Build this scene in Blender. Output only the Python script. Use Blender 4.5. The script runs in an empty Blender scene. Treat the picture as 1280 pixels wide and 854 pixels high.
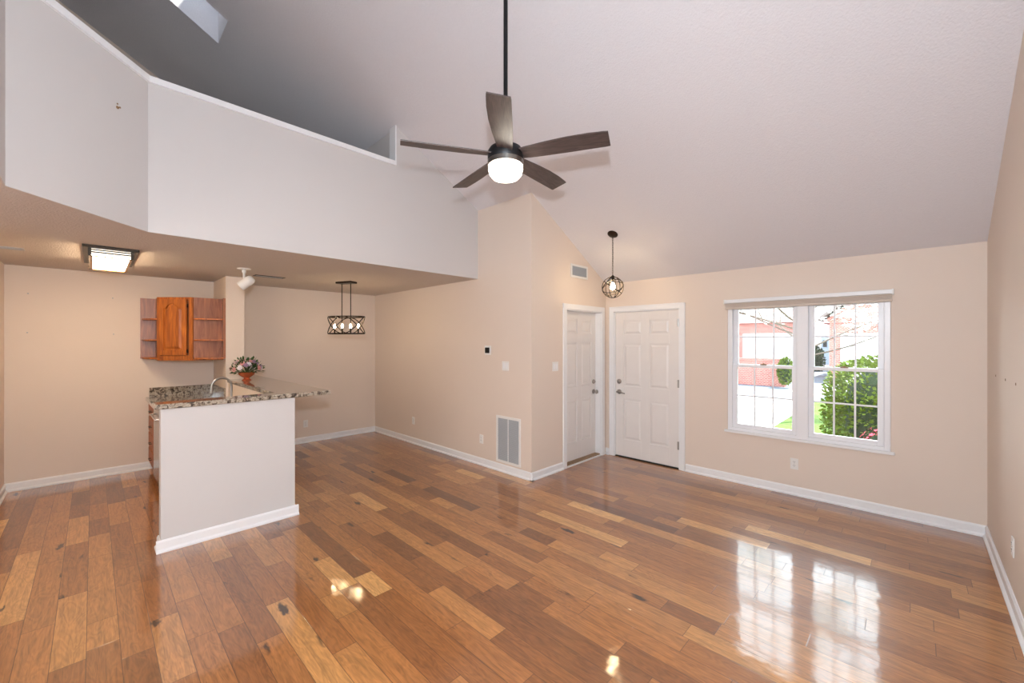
import bpy, bmesh, math, random
from mathutils import Vector, Matrix
random.seed(7)
PI = math.pi
C = bpy.context.scene.collection
S = bpy.context.scene

# ------------------------------------------------------------------ camera
CAMH, F_PX, TH = 1.6136, 513.6, 0.7756
cam = bpy.data.cameras.new('camera'); co = bpy.data.objects.new('camera', cam); C.objects.link(co)
cam.sensor_width = 36.0; cam.lens = F_PX / 1280 * 36.0; cam.clip_start = 0.05; cam.clip_end = 300
co.location = (0, 0, CAMH); co.rotation_euler = (PI / 2, 0, TH)
S.camera = co
# ------------------------------------------------------------------ colour management
S.view_settings.view_transform = 'Standard'; S.view_settings.look = 'None'
S.view_settings.exposure = 0.08; S.view_settings.gamma = 1.0; S.view_settings.use_curve_mapping = False
# ------------------------------------------------------------------ world: bright hazy horizon, blue zenith
w = bpy.data.worlds.new('sky'); S.world = w; w.use_nodes = True
nt = w.node_tree; nt.nodes.clear()
wo = nt.nodes.new('ShaderNodeOutputWorld'); bg = nt.nodes.new('ShaderNodeBackground')
tc = nt.nodes.new('ShaderNodeTexCoord'); sp = nt.nodes.new('ShaderNodeSeparateXYZ'); cr = nt.nodes.new('ShaderNodeValToRGB')
nt.links.new(tc.outputs['Generated'], sp.inputs[0]); nt.links.new(sp.outputs['Z'], cr.inputs[0])
nt.links.new(cr.outputs[0], bg.inputs[0]); nt.links.new(bg.outputs[0], wo.inputs[0])
e = cr.color_ramp.elements
e[0].position = 0.0; e[0].color = (0.93, 0.97, 1.0, 1)
e[1].position = 0.95; e[1].color = (0.26, 0.42, 0.62, 1)
m_ = e.new(0.55); m_.color = (0.80, 0.92, 1.0, 1)
bg.inputs[1].default_value = 6.5
# ------------------------------------------------------------------ lights
def lamp(name, kind, loc, energy, color=(1, 1, 1), size=0.05, rot=None, **kw):
    l = bpy.data.lights.new(name, kind); l.energy = energy; l.color = color
    if kind == 'AREA':
        l.size = size
        if 'size_y' in kw: l.shape = 'RECTANGLE'; l.size_y = kw['size_y']
    elif kind == 'SUN': l.angle = size
    else: l.shadow_soft_size = size
    if kind == 'SPOT': l.spot_size = kw.get('cone', 1.4); l.spot_blend = 0.6
    o = bpy.data.objects.new(name, l); C.objects.link(o); o.location = loc
    if rot: o.rotation_euler = rot
    return o
lamp('sun', 'SUN', (0, 0, 20), 15.0, (1.0, 0.95, 0.84), 0.02, (math.radians(28), 0, math.radians(150)))
lamp('camera_flash', 'POINT', (0.0, 0.0, CAMH + 0.31), 235, (0.79, 0.90, 1.0), 0.035)
lamp('rear_fill', 'AREA', (-1.9, -3.0, 1.25), 100, (0.79, 0.90, 1.0), 3.4, (PI / 2, 0, PI), size_y=2.1)  # added fill lamp behind the camera; the rear wall has no opening
lamp('bounce_fill', 'AREA', (-0.4, -0.15, 2.2), 20, (0.79, 0.90, 1.0), 1.0, Vector((-0.42, 0.45, 0.8)).to_track_quat('-Z', 'Y').to_euler(), size_y=1.0)  # added unseen soft lamp, brightens the vault from below

# ------------------------------------------------------------------ materials
MATS = {}
def mat(name, color, rough=0.5, metal=0.0, emit=None, estr=0.0, coat=0.0, coat_rough=0.05, bump=None, var=None, trans=0.0, spec=0.5, alpha=1.0):
    m = bpy.data.materials.new(name); m.use_nodes = True; n = m.node_tree.nodes; L = m.node_tree.links
    b = n['Principled BSDF']
    b.inputs['Base Color'].default_value = (*color, 1); b.inputs['Roughness'].default_value = rough; b.inputs['Metallic'].default_value = metal
    b.inputs['Coat Weight'].default_value = coat; b.inputs['Coat Roughness'].default_value = coat_rough
    b.inputs['Specular IOR Level'].default_value = spec
    b.inputs['Transmission Weight'].default_value = trans
    if emit: b.inputs['Emission Color'].default_value = (*emit, 1); b.inputs['Emission Strength'].default_value = estr
    tcn = n.new('ShaderNodeTexCoord')
    nz = n.new('ShaderNodeTexNoise'); L.new(tcn.outputs['Object'], nz.inputs['Vector'])
    v = var or (6, 0.03)
    nz.inputs['Scale'].default_value = v[0]; nz.inputs['Detail'].default_value = 5
    mx = n.new('ShaderNodeMix'); mx.data_type = 'RGBA'; L.new(nz.outputs['Fac'], mx.inputs['Factor'])
    mx.inputs['A'].default_value = (*[c * (1 - v[1]) for c in color], 1)
    mx.inputs['B'].default_value = (*[min(1, c * (1 + v[1])) for c in color], 1)
    L.new(mx.outputs['Result'], b.inputs['Base Color'])
    if bump:
        nb = n.new('ShaderNodeTexNoise'); L.new(tcn.outputs['Object'], nb.inputs['Vector']); nb.inputs['Scale'].default_value = bump[0]; nb.inputs['Detail'].default_value = 4
        bp = n.new('ShaderNodeBump'); bp.inputs['Strength'].default_value = bump[1]; bp.inputs['Distance'].default_value = bump[2] if len(bump) > 2 else 0.005
        L.new(nb.outputs['Fac'], bp.inputs['Height']); L.new(bp.outputs['Normal'], b.inputs['Normal'])
    MATS[name] = m
    return m
def srgb(r, g, b):
    f = lambda c: ((c / 255 + 0.055) / 1.055) ** 2.4 if c > 10 else c / 255 / 12.92
    return (f(r), f(g), f(b))
M_wall = mat('beige_wall_paint', srgb(226, 211, 198), 0.6, bump=(260, 0.25, 0.002), var=(1.3, 0.02))
M_loftwall = mat('pale_wall_paint', srgb(208, 204, 203), 0.55, bump=(260, 0.2, 0.002), var=(1.3, 0.01))
M_ceil = mat('textured_ceiling', srgb(218, 215, 219), 0.9, bump=(85, 0.6, 0.006), var=(60, 0.03))
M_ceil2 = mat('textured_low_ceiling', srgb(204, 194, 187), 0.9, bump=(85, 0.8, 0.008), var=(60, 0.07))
M_trim = mat('white_trim_paint', srgb(238, 238, 240), 0.35)
M_vinyl = mat('white_vinyl', srgb(240, 240, 244), 0.3)
M_door = mat('white_door_paint', srgb(232, 227, 224), 0.38)
M_nickel = mat('brushed_nickel', (0.36, 0.34, 0.32), 0.28, 1.0)
M_black = mat('matte_black_metal', (0.015, 0.015, 0.017), 0.42, 0.6)
M_bronze = mat('dark_bronze', (0.035, 0.025, 0.018), 0.4, 0.8)
M_steel = mat('stainless_steel', (0.55, 0.55, 0.55), 0.2, 1.0)
M_dark = mat('dark_gap', (0.02, 0.018, 0.016), 0.8)
M_plastic = mat('white_plastic', srgb(235, 233, 230), 0.35)
M_greyvent = mat('grey_vent_metal', srgb(175, 178, 182), 0.5)
M_sill = mat('worn_wood_threshold', srgb(140, 110, 80), 0.5, var=(30, 0.25))
M_copper = mat('copper_glaze', srgb(212, 116, 76), 0.25, 0.55)
M_glow_warm = mat('warm_bulb_glass', (1, 0.85, 0.6), 0.3, emit=(1.0, 0.74, 0.42), estr=150)
M_glow_fan = mat('fan_glass', (1, 0.97, 0.9), 0.3, emit=(1.0, 0.90, 0.74), estr=14)
M_glow_panel = mat('panel_glass', (1, 0.97, 0.92), 0.4, emit=(1.0, 0.77, 0.50), estr=24)
M_glow_end = mat('end_glass', (0.9, 0.87, 0.82), 0.4, emit=(1.0, 0.88, 0.70), estr=1.15)
M_amber = mat('amber_frame', srgb(190, 140, 80), 0.3, 0.4)
M_tag = mat('beige_blind_fabric', srgb(214, 200, 188), 0.7)

def glass_mat():
    m = bpy.data.materials.new('window_glass'); m.use_nodes = True; n = m.node_tree.nodes; L = m.node_tree.links; n.clear()
    o = n.new('ShaderNodeOutputMaterial'); t = n.new('ShaderNodeBsdfTransparent'); g = n.new('ShaderNodeBsdfGlossy'); x = n.new('ShaderNodeMixShader'); fr = n.new('ShaderNodeFresnel')
    t.inputs[0].default_value = (0.97, 0.985, 0.98, 1); g.inputs['Roughness'].default_value = 0.01; fr.inputs[0].default_value = 1.3
    L.new(fr.outputs[0], x.inputs[0]); L.new(t.outputs[0], x.inputs[1]); L.new(g.outputs[0], x.inputs[2]); L.new(x.outputs[0], o.inputs[0]); return m
M_glass = glass_mat()

def wood_mat(name, c1, c2, rough=0.35, scale=1.0, axis=2, coat=0.3):
    m = bpy.data.materials.new(name); m.use_nodes = True; n = m.node_tree.nodes; L = m.node_tree.links; b = n['Principled BSDF']
    tcn = n.new('ShaderNodeTexCoord'); mp = n.new('ShaderNodeMapping'); L.new(tcn.outputs['Object'], mp.inputs[0])
    s = [14 * scale] * 3; s[axis] = 1.4 * scale; mp.inputs['Scale'].default_value = s
    nz = n.new('ShaderNodeTexNoise'); nz.inputs['Scale'].default_value = 2.2; nz.inputs['Detail'].default_value = 7; nz.inputs['Distortion'].default_value = 1.2; L.new(mp.outputs[0], nz.inputs['Vector'])
    r = n.new('ShaderNodeValToRGB'); r.color_ramp.elements[0].position = 0.3; r.color_ramp.elements[0].color = (*c1, 1); r.color_ramp.elements[1].position = 0.72; r.color_ramp.elements[1].color = (*c2, 1)
    L.new(nz.outputs['Fac'], r.inputs[0]); L.new(r.outputs[0], b.inputs['Base Color'])
    b.inputs['Roughness'].default_value = rough; b.inputs['Coat Weight'].default_value = coat; b.inputs['Coat Roughness'].default_value = 0.3
    return m
M_oak = wood_mat('honey_oak', srgb(128, 62, 18), srgb(200, 116, 44), rough=0.5, coat=0.1)
M_oakback = wood_mat('brown_oak_panel', srgb(124, 74, 50), srgb(176, 114, 80), coat=0.1)
M_blade = wood_mat('weathered_grey_wood', srgb(46, 37, 36), srgb(88, 74, 71), rough=0.5, scale=2.4, axis=0, coat=0.1)

def granite():
    m = bpy.data.materials.new('speckled_granite'); m.use_nodes = True; n = m.node_tree.nodes; L = m.node_tree.links; b = n['Principled BSDF']
    tcn = n.new('ShaderNodeTexCoord')
    nz = n.new('ShaderNodeTexNoise'); nz.inputs['Scale'].default_value = 24; nz.inputs['Detail'].default_value = 8; nz.inputs['Roughness'].default_value = 0.72; nz.inputs['Distortion'].default_value = 0.8
    L.new(tcn.outputs['Object'], nz.inputs['Vector'])
    r = n.new('ShaderNodeValToRGB'); L.new(nz.outputs['Fac'], r.inputs[0]); el = r.color_ramp.elements
    el[0].position = 0.36; el[0].color = (*srgb(32, 30, 30), 1); el[1].position = 0.68; el[1].color = (*srgb(226, 216, 198), 1)
    for p_, c_ in ((0.44, (78, 66, 58)), (0.50, (140, 124, 106)), (0.55, (196, 186, 170)), (0.60, (118, 104, 92))):
        x = el.new(p_); x.color = (*srgb(*c_), 1)
    L.new(r.outputs[0], b.inputs['Base Color']); b.inputs['Roughness'].default_value = 0.09; b.inputs['Coat Weight'].default_value = 0.6; b.inputs['Coat Roughness'].default_value = 0.03
    return m
M_granite = granite()

def floor_mat():
    m = bpy.data.materials.new('oak_plank_floor'); m.use_nodes = True; n = m.node_tree.nodes; L = m.node_tree.links; b = n['Principled BSDF']
    at = n.new('ShaderNodeAttribute'); at.attribute_name = 'plank'      # r = tone, g = seed, b = hue
    ed = n.new('ShaderNodeAttribute'); ed.attribute_name = 'edge'       # x along the plank, y across, z length
    sc = n.new('ShaderNodeSeparateXYZ'); L.new(at.outputs['Vector'], sc.inputs[0])
    se = n.new('ShaderNodeSeparateXYZ'); L.new(ed.outputs['Vector'], se.inputs[0])
    def math_(op, a, bb=None, c=None):
        x = n.new('ShaderNodeMath'); x.operation = op
        for i, v in enumerate((a, bb, c)):
            if v is None: continue
            if hasattr(v, 'is_linked') or hasattr(v, 'links'): L.new(v, x.inputs[i])
            else: x.inputs[i].default_value = v
        return x.outputs[0]
    sd = math_('MULTIPLY', sc.outputs[1], 61.0)
    cb = n.new('ShaderNodeCombineXYZ'); L.new(math_('ADD', se.outputs[0], sd), cb.inputs[0]); L.new(se.outputs[1], cb.inputs[1]); L.new(sd, cb.inputs[2])
    # grain: stretched along the plank, warped for cathedral figure
    mp = n.new('ShaderNodeMapping'); mp.inputs['Scale'].default_value = (2.2, 26, 1); L.new(cb.outputs[0], mp.inputs[0])
    g1 = n.new('ShaderNodeTexNoise'); g1.inputs['Scale'].default_value = 1.6; g1.inputs['Detail'].default_value = 8; g1.inputs['Distortion'].default_value = 1.6; g1.inputs['Roughness'].default_value = 0.62; L.new(mp.outputs[0], g1.inputs['Vector'])
    mp2 = n.new('ShaderNodeMapping'); mp2.inputs['Scale'].default_value = (1.6, 7, 1); L.new(cb.outputs[0], mp2.inputs[0])
    g2 = n.new('ShaderNodeTexNoise'); g2.inputs['Scale'].default_value = 1.5; g2.inputs['Detail'].default_value = 3; g2.inputs['Distortion'].default_value = 0.6; L.new(mp2.outputs[0], g2.inputs['Vector'])
    wv = n.new('ShaderNodeMath'); wv.operation = 'SINE'; L.new(math_('MULTIPLY', g2.outputs['Fac'], 70.0), wv.inputs[0])
    # tone ramp
    tone = n.new('ShaderNodeValToRGB'); el = tone.color_ramp.elements
    el[0].position = 0.0; el[0].color = (*srgb(108, 62, 30), 1); el[1].position = 1.0; el[1].color = (*srgb(214, 162, 100), 1)
    for p_, c_ in ((0.25, (134, 82, 41)), (0.5, (160, 102, 53)), (0.78, (184, 128, 72))):
        x = el.new(p_); x.color = (*srgb(*c_), 1)
    L.new(sc.outputs[0], tone.inputs[0])
    v1 = math_('ADD', math_('MULTIPLY', math_('SUBTRACT', g1.outputs['Fac'], 0.5), 1.5), 1.0)
    v2 = math_('ADD', math_('MULTIPLY', wv.outputs[0], 0.10), v1)
    mul = n.new('ShaderNodeVectorMath'); mul.operation = 'SCALE'; L.new(tone.outputs[0], mul.inputs[0]); L.new(v2, mul.inputs['Scale'])
    # knots
    mp3 = n.new('ShaderNodeMapping'); mp3.inputs['Scale'].default_value = (2.3, 7.0, 1); L.new(cb.outputs[0], mp3.inputs[0])
    wr = n.new('ShaderNodeTexNoise'); wr.inputs['Scale'].default_value = 6; L.new(mp3.outputs[0], wr.inputs['Vector'])
    ad = n.new('ShaderNodeVectorMath'); ad.operation = 'MULTIPLY_ADD'; L.new(wr.outputs['Color'], ad.inputs[0]); ad.inputs[1].default_value = (0.34, 0.34, 0); L.new(mp3.outputs[0], ad.inputs[2])
    vo = n.new('ShaderNodeTexVoronoi'); vo.inputs['Scale'].default_value = 0.95; L.new(ad.outputs[0], vo.inputs['Vector'])
    kr = n.new('ShaderNodeSeparateColor'); L.new(vo.outputs['Color'], kr.inputs[0])
    size = math_('MULTIPLY', math_('MAXIMUM', math_('SUBTRACT', kr.outputs[0], 0.40), 0.0), 0.20)
    k = n.new('ShaderNodeMapRange'); k.interpolation_type = 'SMOOTHSTEP'; L.new(math_('SUBTRACT', vo.outputs['Distance'], size), k.inputs['Value'])
    k.inputs['From Min'].default_value = -0.03; k.inputs['From Max'].default_value = 0.075; k.inputs['To Min'].default_value = 1.0; k.inputs['To Max'].default_value = 0.0
    has = math_('MULTIPLY', k.outputs[0], math_('GREATER_THAN', kr.outputs[0], 0.42))
    mk = n.new('ShaderNodeMix'); mk.data_type = 'RGBA'; L.new(math_('MULTIPLY', has, 0.94), mk.inputs['Factor']); L.new(mul.outputs[0], mk.inputs['A']); mk.inputs['B'].default_value = (*srgb(36, 20, 12), 1)
    # seams
    d1 = math_('MINIMUM', se.outputs[0], math_('SUBTRACT', se.outputs[2], se.outputs[0]))
    d2 = math_('MINIMUM', se.outputs[1], math_('SUBTRACT', 0.127, se.outputs[1]))
    dm = math_('MINIMUM', d1, d2)
    er = n.new('ShaderNodeMapRange'); L.new(dm, er.inputs['Value']); er.inputs['From Min'].default_value = 0.0004; er.inputs['From Max'].default_value = 0.0024; er.inputs['To Min'].default_value = 0.85; er.inputs['To Max'].default_value = 0.0
    ms = n.new('ShaderNodeMix'); ms.data_type = 'RGBA'; L.new(er.outputs[0], ms.inputs['Factor']); L.new(mk.outputs['Result'], ms.inputs['A']); ms.inputs['B'].default_value = (*srgb(70, 42, 24), 1)
    L.new(ms.outputs['Result'], b.inputs['Base Color'])
    b.inputs['Roughness'].default_value = 0.42
    b.inputs['Coat Weight'].default_value = 1.0; b.inputs['Coat Roughness'].default_value = 0.07; b.inputs['Coat IOR'].default_value = 1.62
    tg = n.new('ShaderNodeTexNoise'); tg.inputs['Scale'].default_value = 9; tg.inputs['Detail'].default_value = 2
    tcn = n.new('ShaderNodeTexCoord'); L.new(tcn.outputs['Object'], tg.inputs['Vector'])
    hb = math_('ADD', math_('MULTIPLY', g1.outputs['Fac'], 0.12), math_('ADD', math_('MULTIPLY', tg.outputs['Fac'], 0.9), math_('MULTIPLY', er.outputs[0], -0.2)))
    bp = n.new('ShaderNodeBump'); bp.inputs['Strength'].default_value = 0.35; bp.inputs['Distance'].default_value = 0.0035; L.new(hb, bp.inputs['Height'])
    L.new(bp.outputs['Normal'], b.inputs['Coat Normal']); L.new(bp.outputs['Normal'], b.inputs['Normal'])
    return m
M_floor = floor_mat()

def brick_mat():
    m = bpy.data.materials.new('red_brick'); m.use_nodes = True; n = m.node_tree.nodes; L = m.node_tree.links; b = n['Principled BSDF']
    tcn = n.new('ShaderNodeTexCoord'); mp = n.new('ShaderNodeMapping'); mp.inputs['Rotation'].default_value = (PI / 2, 0, 0); L.new(tcn.outputs['Object'], mp.inputs[0])
    br = n.new('ShaderNodeTexBrick'); br.inputs['Scale'].default_value = 4.5; br.inputs['Color1'].default_value = (*srgb(178, 104, 92), 1); br.inputs['Color2'].default_value = (*srgb(150, 80, 72), 1); br.inputs['Mortar'].default_value = (*srgb(205, 190, 182), 1); br.inputs['Mortar Size'].default_value = 0.015
    L.new(mp.outputs[0], br.inputs['Vector']); L.new(br.outputs['Color'], b.inputs['Base Color']); b.inputs['Roughness'].default_value = 0.9
    return m
M_brick = brick_mat()
M_conc = mat('pale_concrete', srgb(205, 202, 196), 0.85, var=(3, 0.06))
M_asphalt = mat('grey_asphalt', srgb(104, 110, 118), 0.9, var=(8, 0.1))
M_grass = mat('bright_lawn', srgb(84, 116, 30), 0.9, var=(14, 0.25), bump=(120, 0.8, 0.03))
M_mulch = mat('dark_mulch', srgb(62, 50, 44), 0.95, var=(40, 0.4), bump=(60, 1, 0.03))
M_white = mat('white_siding', srgb(232, 230, 226), 0.7)
M_roof = mat('grey_shingle', srgb(120, 108, 104), 0.9, var=(20, 0.2))
M_leaf = mat('fresh_green_leaf', srgb(84, 104, 10), 0.65, spec=0.15, var=(8, 0.35))
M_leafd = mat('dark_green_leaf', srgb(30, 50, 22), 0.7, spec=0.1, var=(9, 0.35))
M_leafj = mat('blue_green_needle', srgb(62, 78, 66), 0.6, var=(9, 0.3))
M_pink = mat('pink_petal', srgb(226, 62, 88), 0.5, var=(12, 0.15))
M_blos = mat('white_petal', srgb(236, 236, 226), 0.6)
M_bark = mat('grey_brown_bark', srgb(96, 84, 76), 0.9, var=(15, 0.3))

# ------------------------------------------------------------------ mesh builder (world coordinates)
def frame_of(d):
    d = Vector(d).normalized(); up = Vector((0, 0, 1)) if abs(d.z) < 0.95 else Vector((1, 0, 0))
    a = d.cross(up).normalized(); return a, a.cross(d).normalized()
class MB:
    def __init__(s): s.v = []; s.f = []
    def add(s, vs, fs):
        o = len(s.v); s.v += [Vector(x) for x in vs]; s.f += [tuple(i + o for i in f) for f in fs]; return s
    def box(s, x0, x1, y0, y1, z0, z1):
        x0, x1 = sorted((x0, x1)); y0, y1 = sorted((y0, y1)); z0, z1 = sorted((z0, z1))
        return s.add([(x0, y0, z0), (x1, y0, z0), (x1, y1, z0), (x0, y1, z0), (x0, y0, z1), (x1, y0, z1), (x1, y1, z1), (x0, y1, z1)],
                     [(3, 2, 1, 0), (4, 5, 6, 7), (0, 1, 5, 4), (1, 2, 6, 5), (2, 3, 7, 6), (3, 0, 4, 7)])
    def hexa(s, p):   # 8 points: bottom ring then top ring
        return s.add(p, [(3, 2, 1, 0), (4, 5, 6, 7), (0, 1, 5, 4), (1, 2, 6, 5), (2, 3, 7, 6), (3, 0, 4, 7)])
    def prism(s, poly, z0, z1):
        n = len(poly); ar = sum(poly[i][0] * poly[(i + 1) % n][1] - poly[(i + 1) % n][0] * poly[i][1] for i in range(n))
        if ar < 0: poly = poly[::-1]
        vs = [(x, y, z0) for x, y in poly] + [(x, y, z1) for x, y in poly]
        return s.add(vs, [tuple(range(n))[::-1], tuple(range(n, 2 * n))] + [(i, (i + 1) % n, (i + 1) % n + n, i + n) for i in range(n)])
    def extrude(s, pts, d):   # planar polygon extruded by vector d
        n = len(pts); d = Vector(d); vs = [Vector(p) for p in pts] + [Vector(p) + d for p in pts]
        return s.add(vs, [tuple(range(n))[::-1], tuple(range(n, 2 * n))] + [(i, (i + 1) % n, (i + 1) % n + n, i + n) for i in range(n)])
    def tube(s, pts, r, n=10, closed=False, cap=True):
        pts = [Vector(p) for p in pts]; N = len(pts); rs = r if isinstance(r, (list, tuple)) else [r] * N
        vs = []; pa = None
        for i, p in enumerate(pts):
            a_, b_ = (pts[(i - 1) % N], pts[(i + 1) % N]) if closed else (pts[max(i - 1, 0)], pts[min(i + 1, N - 1)])
            d = (b_ - a_).normalized()
            if pa is None: pa = frame_of(d)[0]
            pa = (pa - d * pa.dot(d)).normalized(); q = pa.cross(d)
            for k in range(n):
                t = 2 * PI * k / n; vs.append(p + (pa * math.cos(t) + q * math.sin(t)) * rs[i])
        fs = []
        for i in range(N if closed else N - 1):
            j = (i + 1) % N
            for k in range(n): fs.append((i * n + k, i * n + (k + 1) % n, j * n + (k + 1) % n, j * n + k))
        if cap and not closed: fs += [tuple(range(n)), tuple(range((N - 1) * n, N * n))[::-1]]
        return s.add(vs, fs)
    def lathe(s, c, prof, n=32, axis=(0, 0, 1)):  # prof = [(r, h)...]
        ax = Vector(axis).normalized(); a, b = frame_of(ax); c = Vector(c); vs = []; fs = []
        for r, h in prof:
            for k in range(n):
                t = 2 * PI * k / n; vs.append(c + ax * h + (a * math.cos(t) + b * math.sin(t)) * max(r, 1e-4))
        for i in range(len(prof) - 1):
            for k in range(n): fs.append((i * n + k, i * n + (k + 1) % n, (i + 1) * n + (k + 1) % n, (i + 1) * n + k))
        if prof[0][0] > 1e-3: fs.append(tuple(range(n))[::-1])
        if prof[-1][0] > 1e-3: fs.append(tuple(range((len(prof) - 1) * n, len(prof) * n)))
        return s.add(vs, fs)
    def cyl(s, a, b, r, n=20, r2=None):
        a = Vector(a); b = Vector(b); return s.lathe(a, [(r, 0), (r if r2 is None else r2, (b - a).length)], n, b - a)
    def build(s, name, m, parent=None, smooth=False, bevel=0.0, kind=None, xf=None):
        me = bpy.data.meshes.new(name)
        off = Vector(parent['_base']) if parent is not None and '_base' in parent else Vector((0, 0, 0))
        if parent is None:
            xs = [v.x for v in s.v]; ys = [v.y for v in s.v]; zs = [v.z for v in s.v]
            off = Vector(((min(xs) + max(xs)) / 2, (min(ys) + max(ys)) / 2, min(zs)))
            if kind == 'structure': off = Vector((0, 0, 0))
        me.from_pydata([(v - off)[:] for v in s.v], [], s.f)
        bm = bmesh.new(); bm.from_mesh(me); bmesh.ops.recalc_face_normals(bm, faces=bm.faces[:]); bm.to_mesh(me); bm.free()
        me.materials.append(m)
        if smooth:
            for p in me.polygons: p.use_smooth = True
        o = bpy.data.objects.new(name, me); C.objects.link(o)
        if parent is None: o.location = off; BASE[o.name] = off
        else: o.parent = parent
        o['_base'] = tuple(off)
        if smooth:
            md = o.modifiers.new('edges', 'EDGE_SPLIT'); md.split_angle = math.radians(42)
        if bevel:
            md = o.modifiers.new('bevel', 'BEVEL'); md.width = bevel; md.segments = 2; md.limit_method = 'ANGLE'
        if kind: o['kind'] = kind
        return o
BASE = {}
def thing(name, loc, label=None, cat=None, group=None, kind=None):
    o = bpy.data.objects.new(name, None); C.objects.link(o); o.location = loc; o.empty_display_size = 0.1; o['_base'] = tuple(loc)
    tag(o, label, cat, group, kind); return o
def tag(o, label=None, cat=None, group=None, kind=None):
    if label: o['label'] = label
    if cat: o['category'] = cat
    if group: o['group'] = group
    if kind: o['kind'] = kind
    return o
def struct(name, mb, m, **k): return mb.build(name, m, kind='structure', **k)
def copy_tree(o, loc, label, group=None):
    r = o.copy(); C.objects.link(r); r.location = loc
    for ch in list(o.children):
        c = ch.copy(); C.objects.link(c); c.parent = r
        for g in ch.children:
            d = g.copy(); C.objects.link(d); d.parent = c
    r['label'] = label
    if group: r['group'] = group
    return r

# ------------------------------------------------------------------ dimensions
YF, XR, XC, YC, XD, XP = 5.166, 0.427, -3.174, 3.56, -6.947, -4.122
ZL, SL, YRIDGE, YB = 2.44, 0.561, -0.9, -3.2
zc = lambda y: ZL + SL * (YF - y) if y > YRIDGE else ZL + SL * (YF - YRIDGE) - SL * (YRIDGE - y)
T = 0.14
# ------------------------------------------------------------------ floor: planks run along X
def build_floor():
    W = 0.127; v = []; f = []; A = []; E = []
    y = YB; row = 0
    while y < YF + 0.12:
        x = XD - random.uniform(0, 0.9)
        while x < XR + 0.0:
            L = random.choice((0.3, 0.45, 0.6, 0.75, 0.9, 1.05, 1.2)) * random.uniform(0.9, 1.1)
            x0, x1 = max(x, XD - 0.1), min(x + L, XR + 0.1)
            if x1 > x0:
                o = len(v); y1 = min(y + W, YF + 0.12)
                v += [(x0, y, 0), (x1, y, 0), (x1, y1, 0), (x0, y1, 0)]; f.append((o, o + 1, o + 2, o + 3))
                tone = min(1, max(0, random.gauss(0.49, 0.20))); sd = random.random(); h = random.random()
                A += [(tone, sd, h)] * 4
                E += [(x0 - x, 0, L), (x1 - x, 0, L), (x1 - x, y1 - y, L), (x0 - x, y1 - y, L)]
            x += L
        y += W; row += 1
    # body below the planks
    o = len(v); x0, x1, y0, y1 = XD - 0.1, XR + 0.1, YB, YF + 0.12
    v += [(x0, y0, -0.1), (x1, y0, -0.1), (x1, y1, -0.1), (x0, y1, -0.1)]
    f.append((o + 3, o + 2, o + 1, o)); A += [(0.3, 0, 0)] * 4; E += [(0.05, 0.05, 1)] * 4
    me = bpy.data.meshes.new('floor'); me.from_pydata(v, [], f)
    a = me.attributes.new('plank', 'FLOAT_VECTOR', 'POINT'); b = me.attributes.new('edge', 'FLOAT_VECTOR', 'POINT')
    for i in range(len(v)): a.data[i].vector = A[i]; b.data[i].vector = E[i]
    me.materials.append(M_floor); ob = bpy.data.objects.new('floor', me); C.objects.link(ob); ob['kind'] = 'structure'
build_floor()

# ------------------------------------------------------------------ walls
def slope_wall_x(mb, x0, x1, ya, yb, z0=0.0, ztop=None):
    """wall slab between x0..x1, following the vault from ya to yb (ya<yb, same side of ridge)"""
    ys = [ya] + ([YRIDGE] if ya < YRIDGE < yb else []) + [yb]
    for a, b in zip(ys[:-1], ys[1:]):
        za = zc(a) + 0.03; zb = zc(b) + 0.03
        if a == YRIDGE: za = ZL + SL * (YF - YRIDGE) + 0.03
        mb.hexa([(x0, a, z0), (x1, a, z0), (x1, b, z0), (x0, b, z0), (x0, a, za), (x1, a, za), (x1, b, zb), (x0, b, zb)])
# window and door holes in the front wall
WX0, WX1, WZ0, WZ1 = -1.555, -0.160, 0.590, 2.045
DX0, DX1, DZ = -3.045, -2.105, 2.040
b = MB()
b.box(XC, DX0, YF, YF + T, 0, ZL + 0.05); b.box(DX0, DX1, YF, YF + T, DZ, ZL + 0.05); b.box(DX1, WX0, YF, YF + T, 0, ZL + 0.05)
b.box(WX0, WX1, YF, YF + T, 0, WZ0); b.box(WX0, WX1, YF, YF + T, WZ1, ZL + 0.05); b.box(WX1, XR + T, YF, YF + T, 0, ZL + 0.05)
struct('wall_front', b, M_wall)
b = MB(); slope_wall_x(b, XR, XR + T, YB, YF + T); struct('wall_right', b, M_wall)
b = MB(); slope_wall_x(b, XD - T, XD, YB, YC + T); struct('wall_left', b, M_wall)
b = MB().box(XD - T, XR + T, YB - T, YB, 0, zc(YB) + 0.05); struct('wall_rear', b, M_wall)
b = MB().box(XD, XC - T, YC, YC + T, 0, zc(YC) + 0.03); struct('wall_middle', b, M_wall)
# closet wall with door opening
CY0, CY1, CZ = 4.212, 5.048, 2.035
b = MB()
slope_wall_x(b, XC - T, XC, YC + T * 0, CY0); slope_wall_x(b, XC - T, XC, CY0, CY1, CZ); slope_wall_x(b, XC - T, XC, CY1, YF + T)
struct('wall_entry', b, M_wall)
b = MB().box(XD, -4.6, -0.665 - T, -0.665, 0, ZL); struct('wall_kitchen', b, M_wall)
b = MB().box(XD, -6.20, 1.172, 1.372, 0, ZL); struct('wall_wing', b, M_wall)
# peninsula half wall: end panel and knee wall behind the sink
struct('wall_peninsula', MB().box(XP - 0.12, XP, 0.363, 1.318, 0, 1.095), M_loftwall, bevel=0.004)
struct('wall_knee', MB().box(-6.20, XP - 0.12, 1.198, 1.318, 0, 1.095), M_wall)
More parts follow.
